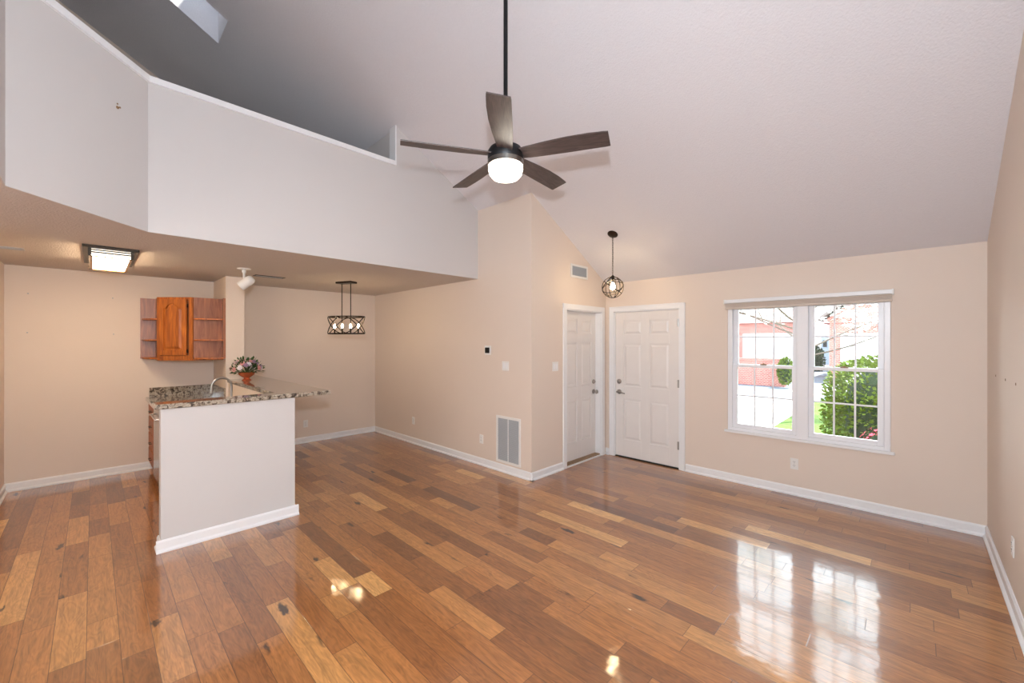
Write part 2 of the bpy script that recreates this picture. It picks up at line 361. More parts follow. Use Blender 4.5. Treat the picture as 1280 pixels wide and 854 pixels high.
# loft half wall: straight, 45 degree bend, straight above the camera
loft = [(XP, YC), (XP, 0.29), (-3.438, -0.325), (XR, -0.325)]
def offset_path(path, d):
    out = []
    for i, p in enumerate(path):
        p = Vector(p); ns = []
        if i > 0: t = (p - Vector(path[i - 1])).normalized(); ns.append(Vector((t.y, -t.x)))
        if i < len(path) - 1: t = (Vector(path[i + 1]) - p).normalized(); ns.append(Vector((t.y, -t.x)))
        n = sum(ns, Vector((0, 0))).normalized(); out.append(tuple(p + n * (d / n.dot(ns[0]))))
    return out
inner = offset_path(loft, 0.11)
def wall_strip(mb, p, q, i0, i1, z0, z1):
    mb.prism([p[i0], p[i1], q[i1], q[i0]], z0, z1)
b = MB()
for i in range(3):
    if i == 0:
        b.prism([(XP, 2.36), loft[1], inner[1], (XP - 0.11, 2.36)], ZL, 3.565)
        b.hexa([(XP - 0.11, 2.36, ZL), (XP, 2.36, ZL), (XP, YC, ZL), (XP - 0.11, YC, ZL), (XP - 0.11, 2.36, zc(2.36) + 0.03), (XP, 2.36, zc(2.36) + 0.03), (XP, YC, zc(YC) + 0.03), (XP - 0.11, YC, zc(YC) + 0.03)])
    else: wall_strip(b, loft, inner, i, i + 1, ZL, 3.565)
struct('wall_loft', b, M_loftwall)
b = MB().box(XD, XP - 0.11, 2.36, 2.47, ZL + 0.2, zc(2.41)); struct('wall_loft_end', b, M_loftwall)
co_ = offset_path(loft, -0.022); ci_ = offset_path(loft, 0.135)
b = MB().prism([(co_[0][0], 2.355), co_[1], ci_[1], (ci_[0][0], 2.355)], 3.565, 3.612)
wall_strip(b, co_, ci_, 1, 2, 3.565, 3.612); wall_strip(b, co_, ci_, 2, 3, 3.565, 3.612)
struct('trim_1', b, M_trim)
struct('trim_2', MB().box(XP - 0.115, XP + 0.012, 2.345, 2.36, 3.612, zc(2.36)), M_trim)

# ------------------------------------------------------------------ ceilings
poly = [(XD, YB), (XR, YB), (XR, -0.330), (-3.440, -0.330), (XP - 0.004, 0.288), (XP - 0.004, YC), (XD, YC)]
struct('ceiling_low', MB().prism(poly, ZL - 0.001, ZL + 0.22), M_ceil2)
SX0, SX1, SY0, SY1 = -5.35, -4.87, -0.20, 0.96
def slab(mb, x0, x1, y0, y1, t=0.12):
    f_ = lambda y: ZL + SL * (YF - y) if y >= YRIDGE - 1e-6 else zc(y)
    mb.hexa([(x0, y0, f_(y0)), (x1, y0, f_(y0)), (x1, y1, f_(y1)), (x0, y1, f_(y1)), (x0, y0, f_(y0) + t), (x1, y0, f_(y0) + t), (x1, y1, f_(y1) + t), (x0, y1, f_(y1) + t)])
b = MB(); xa, xb = XD - T, XR + T
slab(b, xa, xb, SY1, YF + T); slab(b, xa, SX0, SY0, SY1); slab(b, SX1, xb, SY0, SY1); slab(b, xa, xb, YRIDGE, SY0)
zr = ZL + SL * (YF - YRIDGE)
b.hexa([(xa, YB - T, zc(YB - T)), (xb, YB - T, zc(YB - T)), (xb, YRIDGE, zr), (xa, YRIDGE, zr), (xa, YB - T, zc(YB - T) + .12), (xb, YB - T, zc(YB - T) + .12), (xb, YRIDGE, zr + .12), (xa, YRIDGE, zr + .12)])
struct('ceiling', b, M_ceil)
# skylight shaft and glazing
b = MB(); hh = 0.85
def shaft(x0, x1, y0, y1):
    b.hexa([(x0, y0, zc(y0) - 0.002), (x1, y0, zc(y0) - 0.002), (x1, y1, zc(y1) - 0.002), (x0, y1, zc(y1) - 0.002)] + [(x, y, zc(y) + hh) for x, y in ((x0, y0), (x1, y0), (x1, y1), (x0, y1))])
g_ = 0.004; shaft(SX0 + 0.001, SX0 + 0.02, SY0 + .001, SY1 - .001); shaft(SX1 - 0.02, SX1 - .001, SY0 + .001, SY1 - .001); shaft(SX0 + .02, SX1 - .02, SY0 + .001, SY0 + 0.02); shaft(SX0 + .02, SX1 - .02, SY1 - 0.02, SY1 - .001)
struct('trim_3', b, M_ceil)
w2 = thing('window_2', ((SX0 + SX1) / 2, 0.38, zc(0.38) + hh), kind='structure')
b = MB()
def bar(x0, x1, y0, y1, t0, t1): b.hexa([(x, y, zc(y) + t0) for x, y in ((x0, y0), (x1, y0), (x1, y1), (x0, y1))] + [(x, y, zc(y) + t1) for x, y in ((x0, y0), (x1, y0), (x1, y1), (x0, y1))])
bar(SX0 - .04, SX0 + .03, SY0 - .04, SY1 + .04, hh, hh + .05); bar(SX1 - .03, SX1 + .04, SY0 - .04, SY1 + .04, hh, hh + .05); bar(SX0, SX1, SY0 - .04, SY0 + .03, hh, hh + .05); bar(SX0, SX1, SY1 - .03, SY1 + .04, hh, hh + .05)
b.build('window_frame', M_vinyl, w2)
b = MB(); bar(SX0 + .03, SX1 - .03, SY0 + .03, SY1 - .03, hh + .02, hh + .028); b.build('pane', M_glass, w2)

# ------------------------------------------------------------------ baseboards
def board(name, segs):
    """segs: (x0,y0,x1,y1,nx,ny) wall line and the direction into the room"""
    b = MB()
    for x0, y0, x1, y1, nx, ny in segs:
        prof = [(0, 0), (0.028, 0), (0.028, 0.012), (0.018, 0.022), (0.014, 0.026), (0.014, 0.078), (0.006, 0.092), (0, 0.092)]
        b.extrude([(x0 + nx * o, y0 + ny * o, z) for o, z in prof], (x1 - x0, y1 - y0, 0))
    return struct(name, b, M_trim)
d = 0.014
board('baseboard_front', [(-2.035, YF, XR, YF, 0, -1)])
board('baseboard_entry_front', [(XC, YF, -3.115, YF, 0, -1)])
board('baseboard_right', [(XR, YB, XR, YF, -1, 0)])
board('baseboard_middle', [(XD, YC, XC + 0.028, YC, 0, -1)])
board('baseboard_entry', [(XC, YC - 0.028, XC, 4.142, 1, 0)])
board('baseboard_left', [(XD, 1.372, XD, YC, 1, 0), (XD, -0.665, XD, 0.56, 1, 0)])
board('baseboard_kitchen', [(XD, -0.665, -4.6, -0.665, 0, 1)])
board('baseboard_peninsula', [(XP, 0.363 - 0.028, XP, 1.318 + 0.028, 1, 0), (XP - 0.12, 0.363, XP + 0.0, 0.363, 0, -1), (-6.2, 1.318, XP, 1.318, 0, 1)])

# ------------------------------------------------------------------ doors
def panel_door(mb_axis, u0, u1, z0, z1, face, thick, sign):
    """six-panel slab. u runs along the wall, face = coordinate of the room-side face, sign = room direction"""
    def P(u, wv, z): return (u, face + sign * wv, z) if mb_axis == 'x' else (face + sign * wv, u, z)
    def bx(mb, a, b_, c, d_, w0, w1): mb.hexa([P(a, w0, c), P(b_, w0, c), P(b_, w1, c), P(a, w1, c), P(a, w0, d_), P(b_, w0, d_), P(b_, w1, d_), P(a, w1, d_)])
    W = u1 - u0; H = z1 - z0; slab_ = MB(); pans = MB()
    st = 0.125 * W / 0.91; mu = 0.115 * W / 0.91; pw = (W - 2 * st - mu) / 2
    rows = [(0.115, 0.395 - 0.13 + 0.055), (0.435, 0.985 + 0.12), (1.265, 1.815 + 0.02)]
    rows = [(0.235, 0.80), (0.975, 1.565), (1.69, 1.885)]
    bx(slab_, u0, u1, z0, z1, -thick, -0.012)
    cols = [(u0 + st, u0 + st + pw), (u1 - st - pw, u1 - st)]
    for a, b_ in ((u0, u0 + st), (u0 + st + pw, u1 - st - pw), (u1 - st, u1)): bx(slab_, a, b_, z0, z1, -0.012, 0)
    zs = [z0] + [z for r in rows for z in (z0 + r[0], z0 + r[1])] + [z1]
    for c0, c1 in cols:
        for i in range(0, len(zs), 2): bx(slab_, c0, c1, zs[i], zs[i + 1], -0.012, 0)
        for r in rows:
            a, b_, c, d_ = c0 + 0.018, c1 - 0.018, z0 + r[0] + 0.018, z0 + r[1] - 0.018; k = 0.022
            pans.hexa([P(a, -0.012, c), P(b_, -0.012, c), P(b_, -0.012, d_), P(a, -0.012, d_), P(a + k, -0.002, c + k), P(b_ - k, -0.002, c + k), P(b_ - k, -0.002, d_ - k), P(a + k, -0.002, d_ - k)])
    return slab_, pans
def casing_x(u0, u1, z1, w_=0.07):
    b = MB()
    for a, c, zz0, zz1 in ((u0 - w_, u0, 0, z1 + w_), (u1, u1 + w_, 0, z1 + w_), (u0, u1, z1, z1 + w_)):
        b.box(a, c, YF - 0.018, YF, zz0, zz1)
    b.box(u0 - w_, u1 + w_, YF - 0.024, YF - 0.018, z1 + w_ - 0.014, z1 + w_)
    b.box(u0 - w_, u0 - w_ + 0.014, YF - 0.024, YF - 0.018, 0, z1 + w_); b.box(u1 + w_ - 0.014, u1 + w_, YF - 0.024, YF - 0.018, 0, z1 + w_)
    return b
# front door
d1 = thing('door_1', ((DX0 + DX1) / 2, YF, 0), kind='structure')
s_, p_ = panel_door('x', DX0 + 0.022, DX1 - 0.022, 0.018, DZ - 0.022, YF + 0.012, 0.045, -1)
s_.build('door_slab', M_door, d1, bevel=0.002); p_.build('raised_panels', M_door, d1)
casing_x(DX0 + 0.008, DX1 - 0.008, DZ - 0.008).build('casing', M_trim, d1, bevel=0.003)
MB().box(DX0, DX0 + 0.02, YF, YF + T, 0, DZ).box(DX1 - 0.02, DX1, YF, YF + T, 0, DZ).box(DX0, DX1, YF, YF + T, DZ - 0.02, DZ).build('jamb', M_trim, d1)
MB().box(DX0 + 0.02, DX1 - 0.02, YF - 0.0, YF + 0.12, 0.001, 0.014).build('threshold', M_dark, d1)
MB().box(DX0, DX1, YF + 0.07, YF + T, 0.0, DZ).build('storm_backing', M_dark, d1)
for z in (0.25, 1.03, 1.80):
    MB().cyl((DX1 - 0.024, YF - 0.006, z), (DX1 - 0.024, YF - 0.006, z + 0.10), 0.008, 10).box(DX1 - 0.036, DX1 - 0.012, YF - 0.004, YF + 0.001, z, z + 0.10).build('hinge', M_nickel, d1)
kx = -2.965
MB().lathe((kx, YF + 0.012, 1.055), [(0.033, 0), (0.033, 0.012), (0.026, 0.022), (0.014, 0.026), (0.014, 0.03)], 24, (0, -1, 0)).box(kx - 0.004, kx + 0.004, YF - 0.040, YF - 0.018, 1.04, 1.07).build('deadbolt', M_nickel, d1, smooth=True)
lv = MB().lathe((kx, YF + 0.012, 0.910), [(0.033, 0), (0.033, 0.008), (0.024, 0.018), (0.011, 0.022), (0.011, 0.05)], 24, (0, -1, 0)).build('lever_rose', M_nickel, d1, smooth=True)
MB().tube([(kx - 0.012, YF - 0.040, 0.912), (kx + 0.03, YF - 0.045, 0.914), (kx + 0.07, YF - 0.044, 0.904), (kx + 0.112, YF - 0.040, 0.896)], [0.012, 0.011, 0.009, 0.008], 12).build('lever_handle', M_nickel, lv, smooth=True)
# side entry door, set back in its jamb
d2 = thing('door_2', (XC, (CY0 + CY1) / 2, 0), kind='structure')
s_, p_ = panel_door('y', CY0 + 0.02, CY1 - 0.02, 0.03, CZ - 0.02, XC - 0.085, 0.045, 1)
s_.build('door_slab', M_door, d2, bevel=0.002); p_.build('raised_panels', M_door, d2)
b = MB(); w_ = 0.07
for a, c, zz0, zz1 in ((CY0 + .008 - w_, CY0 + .008, 0, CZ - .008 + w_), (CY1 - .008, CY1 - .008 + w_, 0, CZ - .008 + w_), (CY0 + .008, CY1 - .008, CZ - .008, CZ - .008 + w_)): b.box(XC, XC + 0.018, a, c, zz0, zz1)
b.build('casing', M_trim, d2, bevel=0.003)
MB().box(XC - T, XC, CY0, CY0 + 0.02, 0, CZ).box(XC - T, XC, CY1 - 0.02, CY1, 0, CZ).box(XC - T, XC, CY0, CY1, CZ - 0.02, CZ).build('jamb', M_trim, d2)
MB().box(XC - T, XC - 0.012, CY0 + .02, CY1 - .02, 0.001, 0.028).build('threshold', M_sill, d2)
MB().box(XC - 0.012, XC + 0.012, CY0 + .01, CY1 - .01, 0.0, 0.014).build('threshold_strip', M_trim, d2)
MB().box(XC - T - 0.01, XC - T + 0.004, CY0, CY1, 0, CZ).build('back_panel', M_dark, d2)
ky = 4.972; kx = XC - 0.085
MB().lathe((kx, ky, 1.045), [(0.031, 0), (0.031, 0.010), (0.022, 0.018), (0.014, 0.03)], 24, (1, 0, 0)).build('deadbolt', M_nickel, d2, smooth=True)
MB().lathe((kx, ky, 0.905), [(0.032, 0), (0.032, 0.008), (0.012, 0.016), (0.011, 0.032), (0.026, 0.042), (0.030, 0.054), (0.024, 0.066), (0.001, 0.070)], 24, (1, 0, 0)).build('door_knob', M_nickel, d2, smooth=True)

# ------------------------------------------------------------------ front window: twin double-hung
w1 = thing('window_1', ((WX0 + WX1) / 2, YF, WZ0), kind='structure')
b = MB(); fw = 0.045
b.box(WX0 + .001, WX0 + fw, YF + 0.005, YF + T, WZ0, WZ1).box(WX1 - fw, WX1 - .001, YF + 0.005, YF + T, WZ0, WZ1).box(WX0 + fw, WX1 - fw, YF + 0.008, YF + T, WZ0 + .001, WZ0 + 0.035).box(WX0 + fw, WX1 - fw, YF + 0.008, YF + T, WZ1 - 0.03, WZ1 - .001)
MX0, MX1 = -0.885, -0.792
b.box(MX0, MX1, YF + 0.005, YF + T - .002, WZ0 + .002, WZ1 - .002)
for x in (WX0 + fw, MX0 - 0.004, MX1, WX1 - fw - 0.004): b.box(x, x + 0.004, YF + 0.0, YF + 0.03, WZ0 + .03, WZ1 - .03)
b.build('window_frame', M_vinyl, w1, bevel=0.003)
for (a, c) in ((WX0 + fw, MX0), (MX1, WX1 - fw)):
    for k, (z0, z1, yo) in enumerate(((WZ0 + 0.035, 1.352, YF + 0.030), (1.322, WZ1 - 0.03, YF + 0.070))):
        s = 0.048; bt = 0.045 if k == 0 else 0.032; tp = 0.032 if k == 0 else 0.04
        sash = MB().box(a, a + s, yo, yo + 0.035, z0, z1).box(c - s, c, yo, yo + 0.035, z0, z1).box(a + s, c - s, yo, yo + 0.035, z0, z0 + bt).box(a + s, c - s, yo, yo + 0.035, z1 - tp, z1).build('sash', M_vinyl, w1, bevel=0.003)
        g0, g1, h0, h1 = a + s, c - s, z0 + bt, z1 - tp
        MB().box(g0 - .004, g1 + .004, yo + 0.014, yo + 0.020, h0 - .004, h1 + .004).build('pane', M_glass, sash)
        mb = MB()
        for q in (1, 2): x = g0 + (g1 - g0) * q / 3; mb.box(x - 0.008, x + 0.008, yo + 0.008, yo + 0.013, h0, h1)
        zm = (h0 + h1) / 2; mb.box(g0, g1, yo + 0.007, yo + 0.0135, zm - 0.008, zm + 0.008); mb.build('muntins', M_vinyl, sash)
        if k == 0:
            MB().box((a + c) / 2 - 0.03, (a + c) / 2 + 0.03, yo - 0.002, yo + 0.02, z1, z1 + 0.012).cyl(((a + c) / 2, yo + 0.008, z1 + 0.01), ((a + c) / 2, yo + 0.008, z1 + 0.022), 0.008, 10).build('sash_lock', M_nickel if False else M_sill, sash)
MB().box(WX0 - 0.028, WX1 + 0.028, YF - 0.032, YF - 0.0005, WZ0 - 0.022, WZ0 + 0.004).build('window_sill', M_trim, w1, bevel=0.004)
# raised blind on the window
bl = thing('window_blind', ((WX0 + WX1) / 2, YF - 0.03, 1.985), 'narrow raised blind with white headrail above the front window', 'window blind')
bx0, bx1 = WX0 - 0.018, WX1 + 0.016
MB().box(bx0, bx1, YF - 0.058, YF - 0.002, 2.052, 2.092).build('headrail', M_trim, bl, bevel=0.004)
b = MB()
for i in range(5): b.box(bx0 + 0.006, bx1 - 0.006, YF - 0.052, YF - 0.006, 2.000 + i * 0.0104, 2.0075 + i * 0.0104)
b.build('stacked_slats', M_tag, bl)
MB().box(bx0 + 0.004, bx1 - 0.004, YF - 0.055, YF - 0.004, 1.982, 1.999).build('bottom_rail', M_tag, bl, bevel=0.003)
for x in (bx0, bx1): MB().box(x - 0.006, x + 0.006, YF - 0.064, YF, 2.045, 2.096).build('bracket', M_plastic, bl)

# ------------------------------------------------------------------ wall plates (built facing -Y at origin, then placed)
PLATES = {}
def place(o, x, y, z, rz): o.location = (x, y, z); o.rotation_euler = (0, 0, rz)
def make_outlet():
    t = thing('wall_outlet', (0, 0, 0), 'x', 'outlet')
    pl = MB().box(-0.035, 0.035, -0.006, 0, -0.0575, 0.0575).build('cover_plate', M_plastic, t, bevel=0.002)
    for s in (-1, 1):
        r = MB().lathe((0, -0.006, s * 0.020), [(0.0165, 0), (0.0155, 0.002)], 20, (0, -1, 0)).build('socket', M_plastic, t)
        MB().box(-0.008, -0.005, -0.0088, -0.0078, s * .02, s * .02 + 0.009).box(0.005, 0.008, -0.0088, -0.0078, s * .02, s * .02 + 0.009).box(-0.002, 0.002, -0.0088, -0.0078, s * .02 - 0.010, s * .02 - 0.006).build('slots', M_dark, r)
    MB().cyl((0, -0.006, 0), (0, -0.0075, 0), 0.003, 10).build('screw', M_nickel, t)
    return t
outs = [(-0.905, YF, 0.327, 0, 'white duplex outlet on the front wall below the window'),
        (-4.048, YC, 0.338, 0, 'white outlet just left of the tall return grille'),
        (-5.677, YC, 0.359, 0, 'white outlet low on the middle wall near the dining corner'),
        (XD, 2.377, 0.300, PI / 2, 'white outlet under the bar top overhang on the dining wall'),
        (XR, 3.906, 0.368, -PI / 2, 'white outlet low on the right-hand wall')]
ot = make_outlet()
for i, (x, y, z, r, lb) in enumerate(outs):
    o = ot if i == 0 else copy_tree(ot, (0, 0, 0), lb)
    o['label'] = lb; o['group'] = 'wall outlets'; place(o, x, y, z, r)
def make_switch():
    t = thing('light_switch', (0, 0, 0), 'x', 'light switch')
    MB().box(-0.058, 0.058, -0.006, 0, -0.0575, 0.0575).build('cover_plate', M_plastic, t, bevel=0.002)
    for s in (-1, 1):
        MB().hexa([(s * .023 - .016, -.006, -.033), (s * .023 + .016, -.006, -.033), (s * .023 + .016, 0, -.033), (s * .023 - .016, 0, -.033), (s * .023 - .016, -.010, .033), (s * .023 + .016, -.010, .033), (s * .023 + .016, 0, .033), (s * .023 - .016, 0, .033)]).build('rocker', M_trim, t, bevel=0.001)
    return t
sw = make_switch(); sw['label'] = 'white double light switch below the thermostat'; sw['group'] = 'light switches'; place(sw, -3.601, YC, 1.312, 0)
s2 = copy_tree(sw, (0, 0, 0), 'white double light switch beside the narrow side door'); place(s2, XC, 3.998, 1.305, PI / 2)
# thermostat
t = thing('thermostat', (-3.924, YC, 1.45), 'small square thermostat with black face on white plate', 'thermostat')
MB().box(-3.985, -3.863, YC - 0.006, YC, 1.442, 1.560).build('wall_plate', M_plastic, t, bevel=0.003)
MB().box(-3.960, -3.888, YC - 0.024, YC - 0.006, 1.465, 1.537).build('thermostat_body', M_black, t, bevel=0.006)
# return air grille
t = thing('return_air_grille', (-3.55, YC, 0.115), 'tall white louvred return air grille low on the middle wall', 'vent grille')
x0, x1, z0, z1 = -3.762, -3.342, 0.112, 0.690
b = MB().box(x0, x1, YC - 0.010, YC, z0, z0 + 0.03).box(x0, x1, YC - 0.010, YC, z1 - 0.03, z1).box(x0, x0 + 0.03, YC - 0.010, YC, z0 + 0.03, z1 - 0.03).box(x1 - 0.03, x1, YC - 0.010, YC, z0 + 0.03, z1 - 0.03)
b.box((x0 + x1) / 2 - 0.006, (x0 + x1) / 2 + 0.006, YC - 0.009, YC, z0 + 0.03, z1 - 0.03)
b.build('grille_frame', M_plastic, t, bevel=0.002)
MB().box(x0 + 0.03, x1 - 0.03, YC - 0.0015, YC - 0.0005, z0 + 0.03, z1 - 0.03).build('filter_backing', M_greyvent, t)
b = MB(); n_ = 34
for i in range(n_):
    z = z0 + 0.034 + (z1 - z0 - 0.068) * i / (n_ - 1)
    b.hexa([(x0 + .03, YC - .008, z - .004), (x1 - .03, YC - .008, z - .004), (x1 - .03, YC - .0016, z + .003), (x0 + .03, YC - .0016, z + .003), (x0 + .03, YC - .008, z - .002), (x1 - .03, YC - .008, z - .002), (x1 - .03, YC - .0016, z + .005), (x0 + .03, YC - .0016, z + .005)])
b.build('louvres', M_greyvent, t)
# supply register above the side door
t = thing('wall_register', (XC, 4.503, 2.45), 'small white supply register high above the side door', 'vent grille')
y0, y1, z0, z1 = 4.315, 4.692, 2.449, 2.622
b = MB()
for a in ((y0, y1, z0, z0 + .026), (y0, y1, z1 - .026, z1), (y0, y0 + .026, z0 + .026, z1 - .026), (y1 - .026, y1, z0 + .026, z1 - .026)): b.box(XC, XC + 0.012, a[0], a[1], a[2], a[3])
b.build('register_frame', M_plastic, t, bevel=0.002)
MB().box(XC + 0.0005, XC + 0.0015, y0 + .026, y1 - .026, z0 + .026, z1 - .026).build('damper', M_greyvent, t)
b = MB()
for i in range(22): y = y0 + 0.032 + (y1 - y0 - 0.064) * i / 21; b.box(XC + 0.002, XC + 0.010, y - 0.0022, y + 0.0022, z0 + .026, z1 - .026)
b.build('fins', M_greyvent, t)
# ceiling registers
def creg(x0, x1, y0, y1, label, fm):
    t = thing('ceiling_register', ((x0 + x1) / 2, (y0 + y1) / 2, ZL - 0.012), label, 'vent grille', 'ceiling registers')
    b = MB()
    for a in ((x0, x1, y0, y0 + .02), (x0, x1, y1 - .02, y1), (x0, x0 + .02, y0 + .02, y1 - .02), (x1 - .02, x1, y0 + .02, y1 - .02)): b.box(a[0], a[1], a[2], a[3], ZL - .006, ZL - 0.001)
    b.build('register_frame', fm, t)
    MB().box(x0 + .02, x1 - .02, y0 + .02, y1 - .02, ZL - .003, ZL - 0.0015).build('damper', M_dark, t)
    b = MB()
    for i in range(7): x = x0 + .024 + (x1 - x0 - .048) * i / 6; b.box(x - .002, x + .002, y0 + .02, y1 - .02, ZL - .0055, ZL - .003)
    b.build('fins', M_greyvent, t)
creg(-5.93, -5.80, 1.40, 1.74, 'slim ceiling register between the spotlight and the chandelier', M_bronze)
creg(-5.76, -5.64, -0.655, -0.43, 'slim ceiling register at the far left of the kitchen ceiling', M_greyvent)

# ------------------------------------------------------------------ small wall anchors and a loft hook
for i, (y, z, lb) in enumerate(((-0.499, 2.141, 'upper left screw anchor on the kitchen wall'), (0.168, 2.139, 'upper right screw anchor on the kitchen wall'), (-0.505, 1.711, 'lower left screw anchor on the kitchen wall'), (0.175, 1.702, 'lower right screw anchor on the kitchen wall'))):
    o = MB().lathe((XD, y, z), [(0.007, 0), (0.007, 0.003), (0.003, 0.004)], 10, (1, 0, 0)).build('wall_anchor', M_greyvent); tag(o, lb, 'screw anchor', 'kitchen wall anchors')
for y, lb in ((4.663, 'brown wall anchor on right wall nearest the corner'), (4.213, 'middle of three brown anchors on the right wall'), (3.823, 'brown anchor on right wall nearest the viewer')):
    o = MB().lathe((XR, y, 1.361), [(0.009, 0), (0.008, 0.002), (0.003, 0.003)], 10, (-1, 0, 0)).build('wall_anchor', M_sill); tag(o, lb, 'wall anchor', 'right wall anchors')
hx, hy = loft[1][0] + (loft[2][0] - loft[1][0]) * 0.28, loft[1][1] + (loft[2][1] - loft[1][1]) * 0.28
hn = Vector((0.67, 0.742, 0)).normalized()
o = MB().lathe((hx, hy, 3.23), [(0.010, 0), (0.010, 0.004), (0.004, 0.006), (0.004, 0.016), (0.007, 0.018)], 12, hn).lathe((hx, hy, 3.255), [(0.006, 0), (0.005, 0.003)], 10, hn).build('wall_hook', M_sill)
tag(o, 'tiny brass hook on the angled loft half wall', 'hook')

# ------------------------------------------------------------------ kitchen peninsula
bc = thing('base_cabinet', (-5.5, 0.8, 0), 'oak base cabinet run with drawers under the sink counter', 'cabinet')
MB().box(-6.93, -6.135, 0.51, 1.160, 0.10, 0.870).box(-5.525, -4.245, 0.51, 1.160, 0.10, 0.690).box(-4.975, -4.245, 0.51, 1.160, 0.69, 0.870).box(-5.525, -4.975, 0.51, 0.59, 0.69, 0.870).box(-6.93, -6.14, 0.57, 1.16, 0.0, 0.10).box(-5.525, -4.245, 0.57, 1.16, 0.0, 0.10).build('cabinet_body', M_oak, bc)
for z0, z1 in ((0.70, 0.85), (0.50, 0.68), (0.31, 0.48), (0.12, 0.29)):
    dr = MB().box(-6.90, -6.16, 0.490, 0.510, z0, z1).build('drawer', M_oak, bc, bevel=0.004)
    MB().tube([(-6.58, 0.490, (z0 + z1) / 2), (-6.58, 0.468, (z0 + z1) / 2), (-6.48, 0.468, (z0 + z1) / 2), (-6.48, 0.490, (z0 + z1) / 2)], 0.005, 8).build('drawer_pull', M_bronze, dr)
for x0, x1 in ((-5.50, -4.90), (-4.88, -4.27)):
    dr = MB().box(x0, x1, 0.490, 0.510, 0.13, 0.85).build('cabinet_door', M_oak, bc, bevel=0.004)
    MB().box(x0 + .07, x1 - .07, 0.484, 0.490, 0.21, 0.77).build('raised_panel', M_oak, dr, bevel=0.006)
dw = thing('dishwasher', (-5.83, 0.8, 0), 'stainless dishwasher beside the drawers under the counter', 'dishwasher')
MB().box(-6.125, -5.535, 0.512, 1.15, 0.02, 0.865).build('tub_housing', M_dark, dw)
MB().box(-6.125, -5.535, 0.478, 0.512, 0.11, 0.865).build('dishwasher_door', M_steel, dw, bevel=0.004)
MB().tube([(-6.08, 0.478, 0.80), (-6.08, 0.450, 0.80), (-5.58, 0.450, 0.80), (-5.58, 0.478, 0.80)], 0.009, 10).build('handle', M_steel, dw)
MB().box(-6.12, -5.54, 0.54, 0.56, 0.0, 0.10).build('kick_plate', M_black, dw)
# lower counter with sink cut-out and backsplash
SKX0, SKX1, SKY0, SKY1 = -5.52, -4.98, 0.60, 0.99
ct = thing('kitchen_counter', (-5.6, 0.8, 0.872), 'speckled granite sink counter with low backsplash beside the oak cabinet', 'countertop')
MB().box(XD, SKX0, 0.465, 1.172, 0.872, 0.910).box(SKX1, -4.242, 0.465, 1.197, 0.872, 0.910).box(SKX0, SKX1, 0.465, SKY0, 0.872, 0.910).box(SKX0, SKX1, SKY1, 1.197, 0.872, 0.910).box(-6.198, SKX0, 1.172, 1.197, 0.872, 0.910).build('worktop', M_granite, ct)
MB().box(XD + 0.001, XD + 0.022, 0.50, 1.170, 0.910, 1.025).build('backsplash', M_granite, ct)
MB().box(XD + 0.022, -6.20, 1.150, 1.171, 0.910, 1.025).build('backsplash', M_granite, ct)
sk = thing('kitchen_sink', ((SKX0 + SKX1) / 2, 0.8, 0.70), 'stainless undermount sink set in the lower granite counter', 'sink')
b = MB()
b.box(SKX0 + .003, SKX0 + .007, SKY0 + .003, SKY1 - .003, 0.70, 0.895).box(SKX1 - .007, SKX1 - .003, SKY0 + .003, SKY1 - .003, 0.70, 0.895).box(SKX0 + .003, SKX1 - .003, SKY0 + .003, SKY0 + .007, 0.70, 0.895).box(SKX0 + .003, SKX1 - .003, SKY1 - .007, SKY1 - .003, 0.70, 0.895).box(SKX0 + .003, SKX1 - .003, SKY0 + .003, SKY1 - .003, 0.696, 0.70)
b.build('basin', M_steel, sk); MB().lathe(((SKX0 + SKX1) / 2, 0.8, 0.70), [(0.04, 0), (0.04, 0.003), (0.02, 0.004)], 20).build('drain', M_nickel, sk)
fx, fy = -5.29, 1.05
fa = thing('kitchen_faucet', (fx, fy, 0.910), 'curved gooseneck faucet rising behind the sink counter edge', 'faucet')
MB().lathe((fx, fy, 0.910), [(0.028, 0), (0.028, 0.01), (0.018, 0.022), (0.016, 0.09), (0.013, 0.10)], 20).build('faucet_base', M_nickel, fa, smooth=True)
pts = [(fx, fy, 1.0), (fx, fy, 1.10)] + [(fx, fy - 0.088 + 0.088 * math.cos(a), 1.13 + 0.095 * math.sin(a)) for a in [PI * k / 12 for k in range(0, 13)]] + [(fx, fy - 0.178, 1.07)]
MB().tube(pts, 0.0115, 12).build('spout', M_nickel, fa, smooth=True)
MB().tube([(fx + 0.018, fy, 0.965), (fx + 0.05, fy, 0.985), (fx + 0.085, fy, 1.01)], [0.008, 0.007, 0.006], 10).build('faucet_lever', M_nickel, fa, smooth=True)
# raised bar top: L-shaped single slab
bt = MB().prism([(-4.088, 0.325), (-4.088, 1.632), (XD + .001, 1.632), (XD + .001, 1.374), (-6.198, 1.374), (-6.198, 1.185), (-4.275, 1.185), (-4.275, 0.325)], 1.0955, 1.135).build('bar_top', M_granite, bevel=0.006)
tag(bt, 'raised speckled granite bar top overhanging the white half wall', 'countertop')

